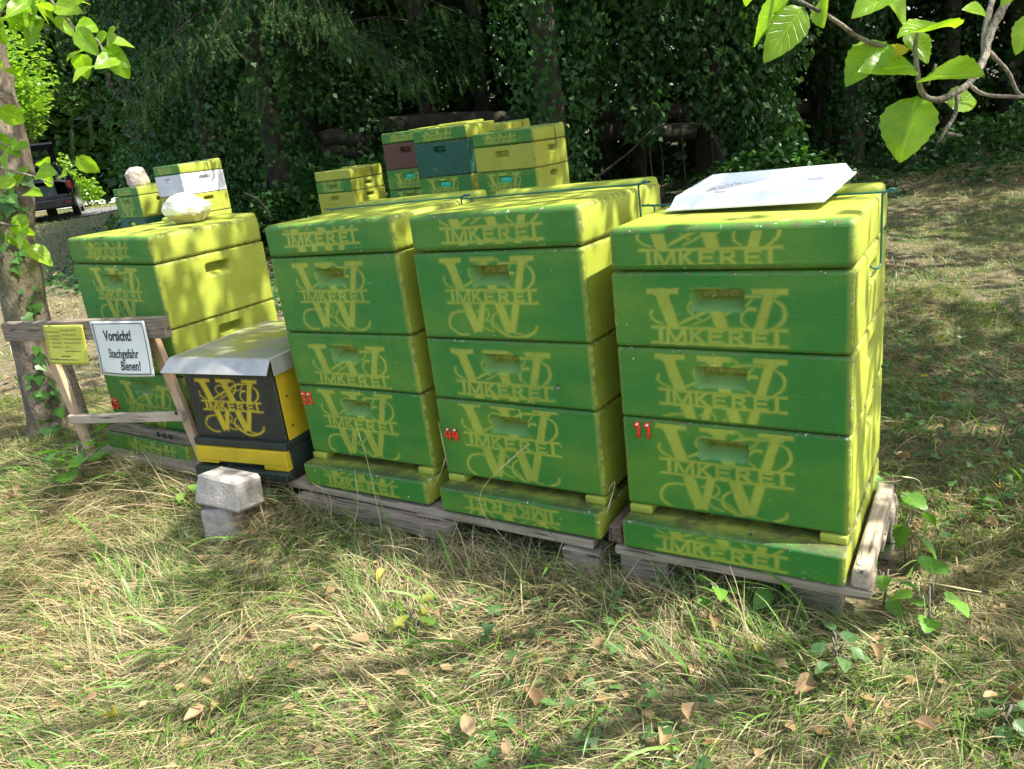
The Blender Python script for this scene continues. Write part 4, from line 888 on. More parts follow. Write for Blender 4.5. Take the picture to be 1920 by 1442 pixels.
shrub('log_bush', 'leafy bush growing over the log ends above the low hive', at_(700, 9.9), [(-.5, 0, .75, .35, .25, .25), (0, .2, 1.0, .4, .3, .5), (.4, 0, .7, .35, .25, .3), (-.2, .3, 1.8, .6, .4, .5)], 2600, .075, M_SHR, up=.4, drop=.4, stems=2, group=GS)
shrub('elder_bush', 'fresh green low bush below the hanging shrub', at_(1440, 9.0), [(0, 0, .35, .55, .3, .3), (.5, .1, .25, .35, .3, .25), (-.4, .1, .25, .35, .3, .25)], 1400, .08, M_BRB, up=.6, group=GS)
shrub('roadside_bush', 'low dark bush beside the hive with the beige stone', at_(190, 9.6), [(0, 0, .3, .45, .4, .4), (-.4, .2, .2, .4, .3, .3), (.4, 0, .25, .3, .3, .3), (.1, .6, .35, .6, .4, .4)], 2400, .07, M_SHR, up=.5, group=GS)
shrub('thicket_bush', 'bush with upright shoots behind the beige stone', at_(290, 12.5), [(0, 0, .5, .6, .5, .6), (-.3, .2, 1.1, .4, .4, .5), (.5, 0, .9, .5, .4, .6)], 2600, .085, M_BRB, up=.4, group=GS)
shrub('meadow_bush', 'small bush at the dark right edge under the fruit branch', at_(1850, 9.5), [(0, 0, .3, .6, .4, .3), (-.7, .1, .25, .5, .3, .25), (.8, .2, .4, .6, .4, .4)], 1900, .075, M_SHR, up=.5, group=GS)
shrub('pale_bush', 'pale sunlit bush rising right behind the car', at_(118, 27), [(0, 0, .9, .35, .3, .9), (.4, .2, .5, .5, .3, .5)], 900, .12, M_LBR, up=.5, group=GS)
# sunlit tree beyond the car
bt = thing('sunlit_tree', 'bright yellow green tree standing in the sun beyond the car', 'tree', (*at_(10, 24), float(gz(*at_(10, 24))) - .05))
mk('trunk', *tube([(0.9, 0, 0), (.8, 0, 2.5), (.3, 0, 6)], [.14, .12, .05], 9, noise=.06), M_BARK, bt, True)
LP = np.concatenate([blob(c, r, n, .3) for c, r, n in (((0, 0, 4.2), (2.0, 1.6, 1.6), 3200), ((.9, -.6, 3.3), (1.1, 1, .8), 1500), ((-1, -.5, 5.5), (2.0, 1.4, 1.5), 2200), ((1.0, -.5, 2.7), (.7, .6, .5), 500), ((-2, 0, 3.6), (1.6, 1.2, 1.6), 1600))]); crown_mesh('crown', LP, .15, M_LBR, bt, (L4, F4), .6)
# wall of trees: a few crowns, many copies
def protocrown(seed):
    LP = [blob((0, 0, 5.2), (2.1, 2.1, 2.6), 1500, .35)]
    for k in range(16): LP.append(blob((rng.uniform(-1.7, 1.7), rng.uniform(-1.7, 1.7), rng.uniform(2.2, 8)), (.8, .8, .6), 260, .3))
    LP = np.concatenate(LP); n = len(LP); V, F, t = scatter(L2, F2, LP, frames(rdir(n, -.8, .3), rdir(n) * .6 + [0, 0, .4]), .17 * rng.uniform(.6, 1.4, n))
    o = mk('crown', V, F, M_LW, attrs={'tint': t}); P = spline([(0, 0, 0), (.1, 0, 2.5), (-.1, .1, 5), (0, 0, 8)], 4); tk = mk('trunk', *tube(P, np.linspace(.17, .06, len(P)), 8, noise=.06), M_DBARK); return o.data, tk.data, o, tk
protos = [protocrown(k) for k in range(3)]
for p in protos:
    for o in p[2:]: bpy.data.objects.remove(o)
spots = [(-14, 33), (-9.5, 34), (-5, 33), (-12, 37), (-4.6, 19.5), (-2.6, 15.5), (-3.5, 18.3), (-1.0, 16.4), (.8, 14.6), (2.4, 15.8), (4.4, 14.4), (5.6, 12.6), (7.2, 14), (8.6, 12.6), (10.2, 14.4), (12, 12.4), (9.8, 11), (3.4, 12.8), (-.6, 20), (4, 19), (9, 18), (-19, 36), (-24, 34), (1.2, 18), (6.4, 17), (13.5, 9.5), (10.8, 7.6), (7.4, 10.4), (4.9, 11.6), (1.9, 12.9), (-.1, 13.2), (-2.2, 13.6), (-17, 39), (-22, 40), (-27, 38), (-12.5, 41), (-8, 39), (-31, 35), (-2, 27), (3, 26), (8, 25), (13, 22), (-5, 30), (0, 34), (6, 33), (16, 16), (-10.5, 36.5), (-15.5, 35.2), (12, 28)]
for i, (x, y) in enumerate(spots):
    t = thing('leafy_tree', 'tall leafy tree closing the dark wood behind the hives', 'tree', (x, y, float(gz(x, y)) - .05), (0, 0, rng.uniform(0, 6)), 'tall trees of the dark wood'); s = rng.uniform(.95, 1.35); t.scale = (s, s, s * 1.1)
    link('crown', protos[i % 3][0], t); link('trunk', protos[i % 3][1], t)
wt = thing('shade_tree', 'unseen tree added to shade the stacked background hives', 'tree', (5.9, 7.4, float(gz(5.9, 7.4)) - .05))  # out-of-view tree added, its crown shaped to shade the hives further back
mk('trunk', *limb([(0, 0, 0), (-.1, 0, 2), (-.5, -.1, 4), (-1, -.2, 6)], .17, .07, 10), M_DBARK, wt, True)
mbx = MB(); LP = []
for k in range(14):
    a = k * 2.4; L = rng.uniform(.8, 2.6); e = np.array([L * math.cos(a) - 1.0, L * math.sin(a) * .8 - .3, rng.uniform(4.3, 7)]); mbx.add(*limb([(-.3, 0, 3.4), e * .6 + [0, 0, 1.2], e], .04, .01, 5)); LP.append(blob(e, (.8, .8, .5), 420, .2))
for e in ((-2.4, -2.2, 5.0), (-1.8, -2.6, 5.8), (-3.0, -1.6, 5.4), (-2.2, -1.4, 6.3), (-3.5, -2.4, 4.8), (-2.9, -2.9, 5.2), (-4.2, .4, 5.2), (-4.8, .2, 4.8), (-3.8, .9, 5.8), (-4.6, .8, 5.4)):
    e = np.array(e); mbx.add(*limb([(-.5, 0, 4.0), e * .6 + [0, 0, 2.2], e], .04, .01, 5)); LP.append(blob(e, (.75, .75, .4), 380, .15))
mbx.build('branches', M_DBARK, wt, True); crown_mesh('crown', np.concatenate(LP), .11, M_LW, wt, (L2, F2), .5)
# undergrowth that nobody could count
def wood_mass(name, label, n, f, size, M, tmpl=(L2, F2), up=.35):
    pos = f(n); o = crown_mesh(name, pos, size, M, None, tmpl, up, .2); return tag(o, label, 'undergrowth', kind='stuff')
def band(x0, x1, y0, y1, h0, h1):
    def f(n):
        x = rng.uniform(x0, x1, n); y = rng.uniform(y0, y1, n); c = vnoise(x * 1.1, y * 1.1, 21); d = vnoise(x * .7, y * .7, 5); z = h0 + (h1 - h0) * rng.random(n) * (.35 + 1.1 * c); k = vnoise(x * 2.3, z * 2.3, 17) + .45 * d > (.52 if y1 < 30 else .35)
        x, y, z = x[k], y[k], z[k]; return np.stack([x, y, gz(x, y) + z], 1)
    return f
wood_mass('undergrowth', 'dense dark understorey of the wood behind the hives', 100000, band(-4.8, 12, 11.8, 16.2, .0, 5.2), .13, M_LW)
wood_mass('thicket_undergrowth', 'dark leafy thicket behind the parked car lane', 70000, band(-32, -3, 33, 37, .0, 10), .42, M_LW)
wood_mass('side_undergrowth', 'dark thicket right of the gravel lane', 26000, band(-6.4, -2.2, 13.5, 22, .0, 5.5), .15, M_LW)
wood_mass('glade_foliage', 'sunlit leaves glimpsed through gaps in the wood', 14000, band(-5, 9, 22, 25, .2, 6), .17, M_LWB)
# ground ivy
n = 30000; x = rng.uniform(-5.5, 8.5, n); y = rng.uniform(4.6, 13, n)
edge = 6.6 + .9 * np.sin(x * .9) + .55 * np.clip(x - 1.5, 0, 5) + .9 * sstep(-2, -5, x)
k = (y > edge + rng.normal(0, .35, n)) & (vnoise(x * 2, y * 2, 12) > .25); x, y = x[k], y[k]; n = len(x)
pos = np.stack([x, y, gz(x, y) + rng.uniform(.01, .12, n) * (.4 + vnoise(x * 3, y * 3, 2))], 1); V, F, t = scatter(LIV, FIV, pos, frames(rdir(n, -.3, .3), rdir(n) * .45 + [0, -.25, .8]), .065 * rng.uniform(.6, 1.3, n))
tag(mk('ground_ivy', V, F, M_IVY, attrs={'tint': t}), 'carpet of dark ivy leaves at the foot of the wood', 'ground ivy', kind='stuff')
# logs and dead branches
def log(label, p0, p1, r, knots=0):
    c = (np.array(p0) + np.array(p1)) / 2; A, B = np.array(p0) - c, np.array(p1) - c; P = spline([A, A * .4 + [0, .02, .03], B * .4 + [0, -.02, -.02], B], 6)
    V, F = tube(P, np.linspace(r, r * .85, len(P)), 18, noise=.035); o = mk('fallen_log', V, F, M_LOG, smooth=True); o.location = c; return tag(o, label, 'log', 'fallen logs at the edge of the wood')
g0 = lambda px, py, y: aty(px, py, y)
log('short mossy log end left of the brown boxed hive', g0(604, 262, 9.9), g0(690, 258, 10.1), .10); log('darker log lying beneath the mossy one', g0(604, 288, 9.9), g0(690, 280, 10.1), .08)
log('long fallen log crossing behind the stacked hives', g0(700, 240, 10.2), g0(1120, 212, 10.6), .11); log('fallen log lying behind the hanging shrub', g0(1095, 218, 10.4), g0(1512, 202, 10.9), .11); log('lower log under the hanging shrub', g0(1110, 252, 10.3), g0(1300, 245, 10.5), .12)
def deadbranch(label, pts, r):
    P = spline([aty(*p) for p in pts], 6); c = P.mean(0); o = mk('dead_branch', *tube(P - c, np.linspace(r, r * .5, len(P)), 6, noise=.12), M_LOG, smooth=True); o.location = c; return tag(o, label, 'branch', 'dead branches on the ground')
deadbranch('bent dead branch standing out of the ivy behind hive 44', [(1110, 340, 8.2), (1180, 285, 8.3), (1230, 240, 8.4), (1290, 232, 8.4), (1328, 238, 8.4), (1345, 270, 8.3), (1362, 305, 8.2)], .011)
deadbranch('thin curved dead branch right of the white boxed hive', [(458, 362, 8.4), (480, 372, 8.3), (500, 392, 8.2), (508, 408, 8.1)], .009)

# ------------------------------------------------------------------ parked car with its tailgate up
cp = aty(112, 412, 21); cz = float(gz(cp[0], 21)) + .005
car = thing('parked_car', 'dark blue estate car parked with its tailgate open', 'car', (cp[0], 21, cp[2] if abs(cp[2] - cz) < .05 else cz), (0, 0, rad(24)))
M_CAR = plain('dark_blue_car_paint', (.007, .008, .012), .22, 0, .1, 2, spec=.5); M_RUB = plain('rubber', (.012, .012, .012), .8); M_INT = plain('dark_interior', (.012, .012, .013), .8); M_TL = plain('tail_light_red', (.35, .008, .006), .25); M_RIM = plain('alloy', (.45, .46, .48), .3, .8)
M, nt, bs = mat('car_glass'); bs.inputs['Base Color'].default_value = (.05, .06, .06, 1); bs.inputs['Roughness'].default_value = .05; bs.inputs['Transmission Weight'].default_value = .6; M_GLASS = M
def car_body():
    secs = []   # y (length), half width low, half width belt, half width roof, sill z, belt z, roof z
    for y, wl_, wb, wr, zs, zb, zr in ((0, .78, .80, .56, .38, .98, 1.00), (.12, .84, .86, .60, .30, .96, 1.20), (.45, .86, .88, .62, .26, .95, 1.45), (1.2, .87, .89, .63, .24, .93, 1.50), (2.3, .87, .89, .62, .24, .92, 1.46), (2.9, .87, .88, .62, .24, .92, 1.25), (3.3, .86, .87, .72, .24, .92, .98), (4.1, .82, .84, .68, .26, .80, .84), (4.4, .70, .72, .6, .34, .66, .70)):
        h = [(-wl_, zs), (-wb - .01, (zs + zb) / 2), (-wb, zb), (-wr - .06, zr - .10 if zr - zb > .2 else zr - .01), (-wr, zr), (0, zr + .03), (wr, zr), (wr + .06, zr - .10 if zr - zb > .2 else zr - .01), (wb, zb), (wb + .01, (zs + zb) / 2), (wl_, zs)]
        secs.append([(x, y, z) for x, z in h])
    n = len(secs[0]); V = [p for s in secs for p in s]; F = []
    for i in range(len(secs) - 1):
        for k in range(n - 1): F.append([i * n + k, (i + 1) * n + k, (i + 1) * n + k + 1, i * n + k + 1])
    return V, F, n, secs
V, F, n, secs = car_body(); body = mk('body', V, F, M_CAR, car, True)
sm = body.modifiers.new('sub', 'SUBSURF'); sm.levels = 1; sm.render_levels = 2; so = body.modifiers.new('thick', 'SOLIDIFY'); so.thickness = .03
mk('cargo_floor', *bevbox(-.70, .70, .05, 2.0, .62, .66, .01, 1), M_INT, car); mk('seat_back', *bevbox(-.66, .66, 1.15, 1.3, .62, 1.25, .05, 2), M_INT, car)
mk('load_sill', *bevbox(-.74, .74, -.03, .10, .56, .68, .02, 2), M_CAR, car); mk('bumper', *bevbox(-.84, .84, -.10, .12, .30, .58, .05, 3), M_CAR, car)
for s in (-1, 1):
    mk('tail_light', *bevbox(*sorted((s * .76, s * .88)), -.02, .16, .80, 1.02, .03, 2), M_TL, car); mk('pillar', *tube([(s * .80, .02, .70), (s * .74, .10, 1.10), (s * .62, .42, 1.43)], [.07, .06, .05], 8), M_CAR, car, True)
    mk('reflector', *bevbox(*sorted((s * .62, s * .76)), -.106, -.098, .44, .47, .003, 1), M_TL, car)
    for yw in (.75, 3.45):
        w_ = mk('tyre', *tube([(s * .70, yw, .31), (s * .735, yw, .31), (s * .85, yw, .31), (s * .88, yw, .31)], [.27, .31, .31, .27], 26), M_RUB, car, True); mk('rim', *tube([(s * .878, yw, .31), (s * .89, yw, .31)], [.20, .18], 16), M_RIM, w_)
    mk('side_window', [(s * .895, .75, 1.0), (s * .895, 2.7, .98), (s * .70, 2.3, 1.38), (s * .70, .9, 1.40)], [[0, 1, 2, 3]] if s > 0 else [[3, 2, 1, 0]], M_GLASS, car)
mk('roof_edge', *bevbox(-.60, .60, .28, .50, 1.43, 1.49, .02, 2), M_CAR, car)
# tailgate: hinged at the roof, swung up, with its window
mb = MB(); hx, hy, hz = .60, .36, 1.47
def gate(u, v): return (u, hy - .30 * v - .55 * v * (1 - .2 * v), hz + .62 * v * (1 - .25 * v) + .08)
for a, b, c_, d_ in ((-.66, .66, 0, .12), (-.66, -.52, .12, .62), (.52, .66, .12, .62), (-.70, .70, .62, 1.0)):
    q = [gate(x, v) for v in (c_, d_) for x in (a, b)]; V0 = np.array([q[0], q[1], q[3], q[2]]); V1 = V0 + [0, .03, .05]; mb.add(np.concatenate([V0, V1]), [[0, 1, 2, 3], [7, 6, 5, 4], [0, 4, 5, 1], [1, 5, 6, 2], [2, 6, 7, 3], [3, 7, 4, 0]])
tg = mb.build('tailgate', M_CAR, car); q = [gate(-.51, .13), gate(.51, .13), gate(.51, .61), gate(-.51, .61)]; mk('rear_window', np.array(q) + [0, .015, .02], [[0, 1, 2, 3]], M_GLASS, tg)
for s in (-1, 1): mk('gas_strut', *tube([(s * .64, .2, 1.2), gate(s * .6, .5)], .012, 6), M_INT, tg)
bx = thing('plastic_crate', 'green grey crate standing in the boot of the car', 'crate', tuple(car.matrix_world @ Vector((0, 0, 0))))
car.location.x -= .35; car.scale = (.92, .92, .92); bx.scale = car.scale; bx.location = car.location; bx.rotation_euler = car.rotation_euler
mb = MB()
for q in ((-.02, .45, .06, .10, .66, .95), (-.02, .45, .42, .46, .66, .95), (-.02, .02, .10, .42, .66, .95), (.41, .45, .10, .42, .66, .95), (-.02, .45, .06, .46, .66, .68)): mb.add(*bevbox(*q, .005, 1))
mb.build('crate_shell', plain('crate_green', (.04, .07, .05), .6), bx)
for q in ((.08, .3), (.22, .3), (.34, .3)): mk('jar', *tube([(q[0], q[1], .68), (q[0], q[1], .98)], .05, 10), M_SHR, bx, True)
#@@GRASS@@
# ------------------------------------------------------------------ grass
def blades(n, region, hlo, hhi, wd, lean, segs, dens=None, flow=None, curl=.6, seed=0, droop=0.0):
    x0, x1, y0, y1 = region; x = rng.uniform(x0, x1, n); y = rng.uniform(y0, y1, n)
    if dens is not None: k = rng.random(n) < dens(x, y); x, y = x[k], y[k]
    # nothing under the pallets, nothing far outside the view
    for i, (u0, u1, v0, v1) in ((4, (-.05, .58, .03, .52)), (2, (-.6, 1.08, .0, .50)), (1, (-.04, .56, -.02, .5))):
        c, s = math.cos(rad(HV[i][1])), math.sin(rad(HV[i][1])); p = HV[i][0]; dx, dy = x - p[0], y - p[1]; uu = c * dx + s * dy; vv = -s * dx + c * dy
        k = ~((uu > u0) & (uu < u1) & (vv > v0) & (vv < v1)); x, y = x[k], y[k]
    k = np.abs(x) < .78 * y + .75; x, y = x[k], y[k]; n = len(x)
    h = rng.uniform(hlo, hhi, n); a = rng.uniform(0, 2 * math.pi, n)
    if flow is not None: a = flow(x, y) + rng.normal(0, .6, n)
    ln = np.clip(rng.normal(lean, .25, n), 0, 1.45)
    d = np.stack([np.cos(a), np.sin(a), 0 * a], 1); side = np.stack([-np.sin(a), np.cos(a), 0 * a], 1); base = np.stack([x, y, gz(x, y) - .006], 1)
    tw = rng.uniform(-1, 1, n)[:, None]; side = side * np.cos(tw) + np.array([0, 0, 1.0]) * np.sin(tw) * .6
    V = np.zeros((n, 2 * segs + 1, 3)); ang = ln.copy(); p = base.copy(); st_ = h / segs
    wv = wd * rng.uniform(.5, 1.0, n) * (1 + 1.1 * (rng.random(n) < .18))
    for s in range(segs):
        wdt = (wv * (1 - .55 * s / segs))[:, None] / 2; V[:, 2 * s] = p - side * wdt; V[:, 2 * s + 1] = p + side * wdt
        p = p + (np.sin(ang)[:, None] * d + np.cos(ang)[:, None] * np.array([0, 0, 1.0])) * st_[:, None]; ang = np.minimum(ang + curl * rng.uniform(.3, 1.4, n) / segs, 2.3)
        g_ = gz(p[:, 0], p[:, 1]) + .006 + .012 * rng.random(n); p[:, 2] = np.maximum(p[:, 2], g_)
    V[:, 2 * segs] = p; k = 2 * segs + 1; F = []
    for s in range(segs - 1): F += [(2 * s, 2 * s + 1, 2 * s + 3), (2 * s, 2 * s + 3, 2 * s + 2)]
    F.append((2 * segs - 2, 2 * segs - 1, 2 * segs)); F = np.array(F); FF = (F[None] + (np.arange(n) * k)[:, None, None]).reshape(-1, 3)
    return V.reshape(-1, 3), FF, np.repeat(rng.random(n), k)
M_GG = leafmat('green_grass', (.06, .17, .02), (.16, .31, .04), .35, .5); M_GD = leafmat('dry_grass', (.34, .26, .135), (.59, .48, .29), .3, .6, tcol=(1.3, 1.2, .8)); M_GS = leafmat('olive_grass', (.12, .20, .045), (.31, .35, .12), .35, .55, tcol=(1.3, 1.3, .7))
M_FRESHG = leafmat('fresh_grass', (.09, .22, .025), (.20, .34, .06), .4, .45)
flow = lambda x, y: 3.7 + 3.0 * (vnoise(x * .9, y * .9, 31) - .5) + 3.4 * (vnoise(x * 2.7, y * 2.7, 32) - .5)
patch = lambda s, f, lo, hi: (lambda x, y: sstep(lo, hi, vnoise(x * f, y * f, s) * .65 + vnoise(x * f * 3.1, y * f * 3.1, s + 1) * .35))
front = (-3.6, 2.4, .55, 4.3)
def grass(name, label, M, *a, **k):
    V, F, t = blades(*a, **k); tag(mk(name, V, F, M, attrs={'tint': t}), label, 'grass', kind='stuff')
sparse_r = lambda x, y: 1 - .45 * sstep(.55, 1.1, x - .0) * sstep(1.6, 2.2, y)
grass('turf_grass', 'short olive turf in front of the hives', M_GS, 110000, front, .02, .075, .0034, .85, 2, dens=lambda x, y: .85 * sparse_r(x, y), curl=.9)
grass('green_grass', 'patches of fresh green grass in front of the hives', M_GG, 135000, front, .025, .095, .0034, .65, 3, dens=lambda x, y: patch(41, 1.5, .40, .72)(x, y) * sparse_r(x, y), flow=flow, curl=1.2)
grass('dry_grass', 'dry straw coloured grass lying in swathes', M_GD, 130000, front, .05, .16, .0026, 1.2, 3, dens=lambda x, y: (.4 + .6 * patch(51, 1.1, .35, .65)(x, y)) * sparse_r(x, y), flow=flow, curl=.7)
grass('long_straw', 'long bleached stalks combed flat over the meadow', M_GD, 24000, (-3.2, 1.9, .7, 3.4), .14, .34, .0020, 1.2, 5, dens=lambda x, y: patch(61, .9, .35, .7)(x, y) * sstep(1.5, .7, x) * sparse_r(x, y), flow=flow, curl=.5)
grass('long_green_grass', 'long bent green grass blades in the foreground', M_GS, 4500, (-3.2, 1.9, .7, 3.2), .12, .26, .0026, 1.1, 5, dens=patch(71, 1.2, .45, .75), flow=flow, curl=1.0)
back = (-7, 8, 4.3, 11.5)
grass('back_turf', 'thin short turf beyond the hives', M_GS, 70000, back, .03, .09, .005, .8, 2, dens=lambda x, y: sstep(9.5, 6.5, y) * (.35 + .65 * patch(81, .8, .35, .65)(x, y)), curl=.8)
grass('back_dry_grass', 'dry grass at the foot of the wood', M_GD, 32000, back, .04, .14, .004, 1.0, 2, dens=lambda x, y: patch(91, .7, .4, .7)(x, y) * sstep(11, 7, y), curl=.7)
grass('side_turf', 'trampled turf on the slope right of the hives', M_GS, 44000, (.7, 6.5, 2.2, 9), .02, .075, .0036, .85, 2, dens=lambda x, y: .45 + .55 * patch(131, 1.2, .35, .65)(x, y), curl=.8)
grass('side_green', 'green grass tufts on the slope right of the hives', M_GG, 60000, (.7, 6.5, 1.6, 8.5), .02, .08, .0038, .7, 2, dens=patch(151, 1.5, .38, .62), curl=.9)
grass('side_straw', 'short dry straw on the slope right of the hives', M_GD, 13000, (.7, 6.5, 2.2, 9), .03, .10, .003, 1.15, 2, dens=lambda x, y: .3 + .7 * patch(141, 1.3, .4, .65)(x, y), curl=.6)
grass('far_lawn', 'sunlit lawn by the gravel lane and the car', M_GS, 42000, (-17, -3, 9.5, 29), .04, .14, .014, .7, 2, curl=.6)
def rim(x, y):
    o = np.zeros(len(x))
    for i, u0, u1 in ((4, -.1, .7), (2, -.65, 1.1), (1, -.2, .6)):
        c, s = math.cos(rad(HV[i][1])), math.sin(rad(HV[i][1])); p = HV[i][0]; dx, dy = x - p[0], y - p[1]; uu = c * dx + s * dy; vv = -s * dx + c * dy
        o = np.maximum(o, ((uu > u0) & (uu < u1)) * np.exp(-((vv + .145) / .075) ** 2))
    return o
grass('pallet_grass', 'taller grass growing up along the front of the pallets', M_GS, 95000, front, .08, .19, .0028, .55, 4, dens=lambda x, y: rim(x, y) * (.25 + .75 * patch(111, 3, .3, .7)(x, y)), curl=1.3)
grass('pallet_straw', 'dry stalks standing along the front of the pallets', M_GD, 120000, front, .09, .23, .0022, .6, 4, dens=lambda x, y: .8 * rim(x, y) * patch(121, 3, .35, .7)(x, y), curl=1.5)
grass('broad_blades', 'single broad fresh blades of grass in the foreground', M_FRESHG, 1100, (-2.4, 1.6, .7, 3.0), .10, .24, .0065, .6, 6, flow=flow, curl=1.6)
# a few single stalks with seed heads in front of the hive floors
STK = [((1060, 1075), (1150, 905), (1130, 990), .0016), ((1290, 1090), (1365, 905), (1425, 965), .0016), ((1185, 1085), (1300, 960), (1298, 1030), .0015), ((720, 1010), (690, 870), (665, 790), .0012), ((760, 1000), (820, 900), (838, 850), .0012), ((1480, 1085), (1600, 925), (1690, 900), .0012), ((870, 1000), (845, 900), (822, 790), .0012), ((620, 985), (618, 930), (585, 905), .0012), ((1730, 960), (1725, 905), (1690, 893), .0016), ((960, 1030), (900, 930), (1010, 815), .0011), ((1600, 1140), (1690, 1090), (1840, 1110), .0016), ((640, 1010), (670, 960), (665, 880), .0011)]
for i, (a, b, c, w_) in enumerate(STK):
    p0 = groundat(*a); dd = np.linalg.norm((p0 - CAM)[:2]); dy = p0[1]
    P = spline([p0, aty(*b, dy - .01), aty(*c, dy - .03)], 10); r_ = np.linspace(w_, w_ * .5, len(P)); r_[-6:-1] *= (1.6, 2.4, 2.6, 2.0, 1.4); pc = P[0].copy()
    o = mk('grass_stalk', *tube(P - pc, r_, 5), M_DRYS if i else globals().setdefault('M_DRYS', plain('dry_stalk', (.52, .42, .24), .6)), smooth=True); o.location = pc; tag(o, 'single dry grass stalk standing in front of the hives', 'stalk', 'dry stalks in front of the hives')
# ------------------------------------------------------------------ fallen leaves
protoL = []
for k in range(5):
    V, F = outline_leaf('ovate' if k < 4 else 'bramble', 6, rng.uniform(.3, .9), rng.uniform(-.6, .6)); V = V - [0, .5, 0]
    V[:, 2] += .10 * np.sin(V[:, 0] * 7 + k); me = mk('fallen_leaf', V, F, M_DRYL if k != 3 else M_YELL, smooth=True, attrs=lat(len(V), [.2, .6, .85, .5, .4][k])); protoL.append(me.data); bpy.data.objects.remove(me)
LPX = [(190, 1130, 0), (612, 1125, 1), (395, 1295, 2), (680, 1220, 2), (95, 1215, 1), (310, 1275, 1), (470, 1210, 0), (1380, 1160, 1), (1300, 1275, 0), (1855, 1335, 2), (1905, 1320, 0), (1775, 760, 0), (1733, 715, 3), (1640, 900, 2), (1885, 895, 0), (1870, 930, 3), (1760, 650, 3), (1690, 880, 1), (1720, 1000, 2), (1860, 1000, 1), (1340, 1190, 0), (570, 975, 0), (718, 1095, 3), (600, 1240, 1), (950, 1425, 2), (170, 1120, 1), (215, 1360, 3), (180, 1330, 0), (375, 1360, 2), (410, 1355, 1), (1240, 1420, 1), (1510, 1310, 0), (50, 1060, 1), (30, 935, 0), (60, 960, 0), (20, 945, 0), (1830, 370, 2), (1805, 350, 0), (1910, 345, 2), (1480, 280, 0), (1700, 830, 2), (1750, 560, 3), (1660, 590, 1), (1800, 690, 1), (1890, 480, 2), (840, 985, 3), (1010, 1090, 0), (1420, 1230, 3), (1550, 1280, 0), (830, 1180, 1), (760, 1285, 2), (100, 690, 2), (30, 560, 2), (110, 520, 1), (85, 735, 0), (20, 720, 2), (150, 470, 0), (120, 500, 2), (1000, 1330, 0), (1130, 1230, 1), (880, 1390, 2), (1600, 1390, 0), (1730, 1400, 1), (1640, 1240, 0), (1300, 1370, 1)]
for px, py, k in LPX:
    p = groundat(px, py); o = link('fallen_leaf', protoL[k if k != 2 or rng.random() < .7 else 4]); s = rng.uniform(.024, .052) * (1 if p[1] < 4 else 1.5)
    o.location = (p[0], p[1], p[2] + .022 + .018 * rng.random()); o.rotation_euler = (rng.normal(0, .35), rng.normal(0, .35), rng.uniform(0, 6.3)); o.scale = (s, s, s)
    tag(o, 'yellow fallen leaf lying in the meadow grass' if k == 3 else 'dry brown fallen leaf lying in the meadow grass', 'leaf', 'yellow fallen leaves' if k == 3 else 'brown fallen leaves')
# ------------------------------------------------------------------ small plants
def plant(name, label, px, py, H, kind, n, size, M, spread=.5, stalk=True, droop=.2, group='seedlings and weeds around the pallets'):
    p = groundat(px, py); t = thing(name, label, 'plant', p, (0, 0, rng.uniform(0, 6)), group); mbx = MB(); LV, LF_ = outline_leaf(kind, 10, .12, .25)
    for k in range(n):
        a = k * 2.4; f = .35 + .65 * (k + 1) / n; b = np.array([.15 * H * math.cos(a) * spread, .15 * H * math.sin(a) * spread, H * f]); d = np.array([math.cos(a) * spread, math.sin(a) * spread, rng.uniform(-.1, .5) - droop]); d /= np.linalg.norm(d)
        R = frames(d[None], np.array([[rng.normal(0, .2), -.35, 1.0]]))[0]; s = size * rng.uniform(.75, 1.15); V = b + d * size * .25 + (LV * s) @ R.T; mk('leaf', V, LF_, M, t, True, attrs=lat(len(V), rng.random() * .88))
        mbx.add(*tube([b * [.3, .3, .8], b, b + d * size * .27], .0015, 4))
    mbx.add(*tube([(0, 0, -.01), (.01, 0, H * .5), (0, .01, H)], [.003, .0025, .002], 5)); mbx.build('stem', M_TWIG, t, True)
M_FRESH = leafmat('fresh_weed_leaf', (.09, .24, .03), (.18, .36, .055), .4, .4, veins=True); M_DULL = leafmat('dull_weed_leaf', (.06, .13, .045), (.12, .21, .07), .3, .45, veins=True)
plant('oak_seedling', 'young oak seedling with lobed leaves in front of the sign stand', 165, 908, .16, 'oak', 18, .092, M_FRESH, .75, droop=-.02)
plant('bramble_seedling', 'broad leaved bramble shoot by the end of the pallet beam', 1745, 1205, .14, 'bramble', 6, .062, M_FRESH, 1.0)
plant('weed', 'weed with one leaf resting on the pallet beam', 1672, 1010, .19, 'bramble', 5, .062, M_FRESH, .8)
plant('weed', 'weed with rounded leaves at the corner of the pallet', 1655, 1140, .10, 'ovate', 6, .055, M_FRESH, .8)
plant('weed', 'grey green mint like plant in the grass before hive 11', 1570, 1275, .10, 'ovate', 9, .045, M_DULL, .8)
plant('weed', 'small seedling under the floor of hive 11', 1455, 1125, .08, 'ovate', 6, .055, M_FRESH, .9)
plant('weed', 'pale seedling in front of the floor of hive 11', 1345, 1150, .08, 'ovate', 5, .045, M_FRESH, .9)
plant('oak_seedling', 'yellowing oak shoot in the middle of the grass', 780, 1200, .10, 'oak', 7, .042, leafmat('yellowing_leaf', (.12, .22, .03), (.28, .25, .05), .35, .5, veins=True), .7)
plant('weed', 'leafy weed between the concrete blocks and the black hive', 360, 950, .09, 'ovate', 7, .05, M_FRESH, .8)
plant('weed', 'dark toothed weed beside the concrete blocks', 520, 955, .07, 'bramble', 6, .05, M_DULL, .9)
plant('weed', 'shoot with hanging leaves right of the pallet beam', 1700, 1060, .15, 'bramble', 5, .058, M_FRESH, .7, droop=.5)
plant('weed', 'clover like weed in the bottom right grass', 1880, 1370, .06, 'ovate', 7, .04, M_DULL, .9)
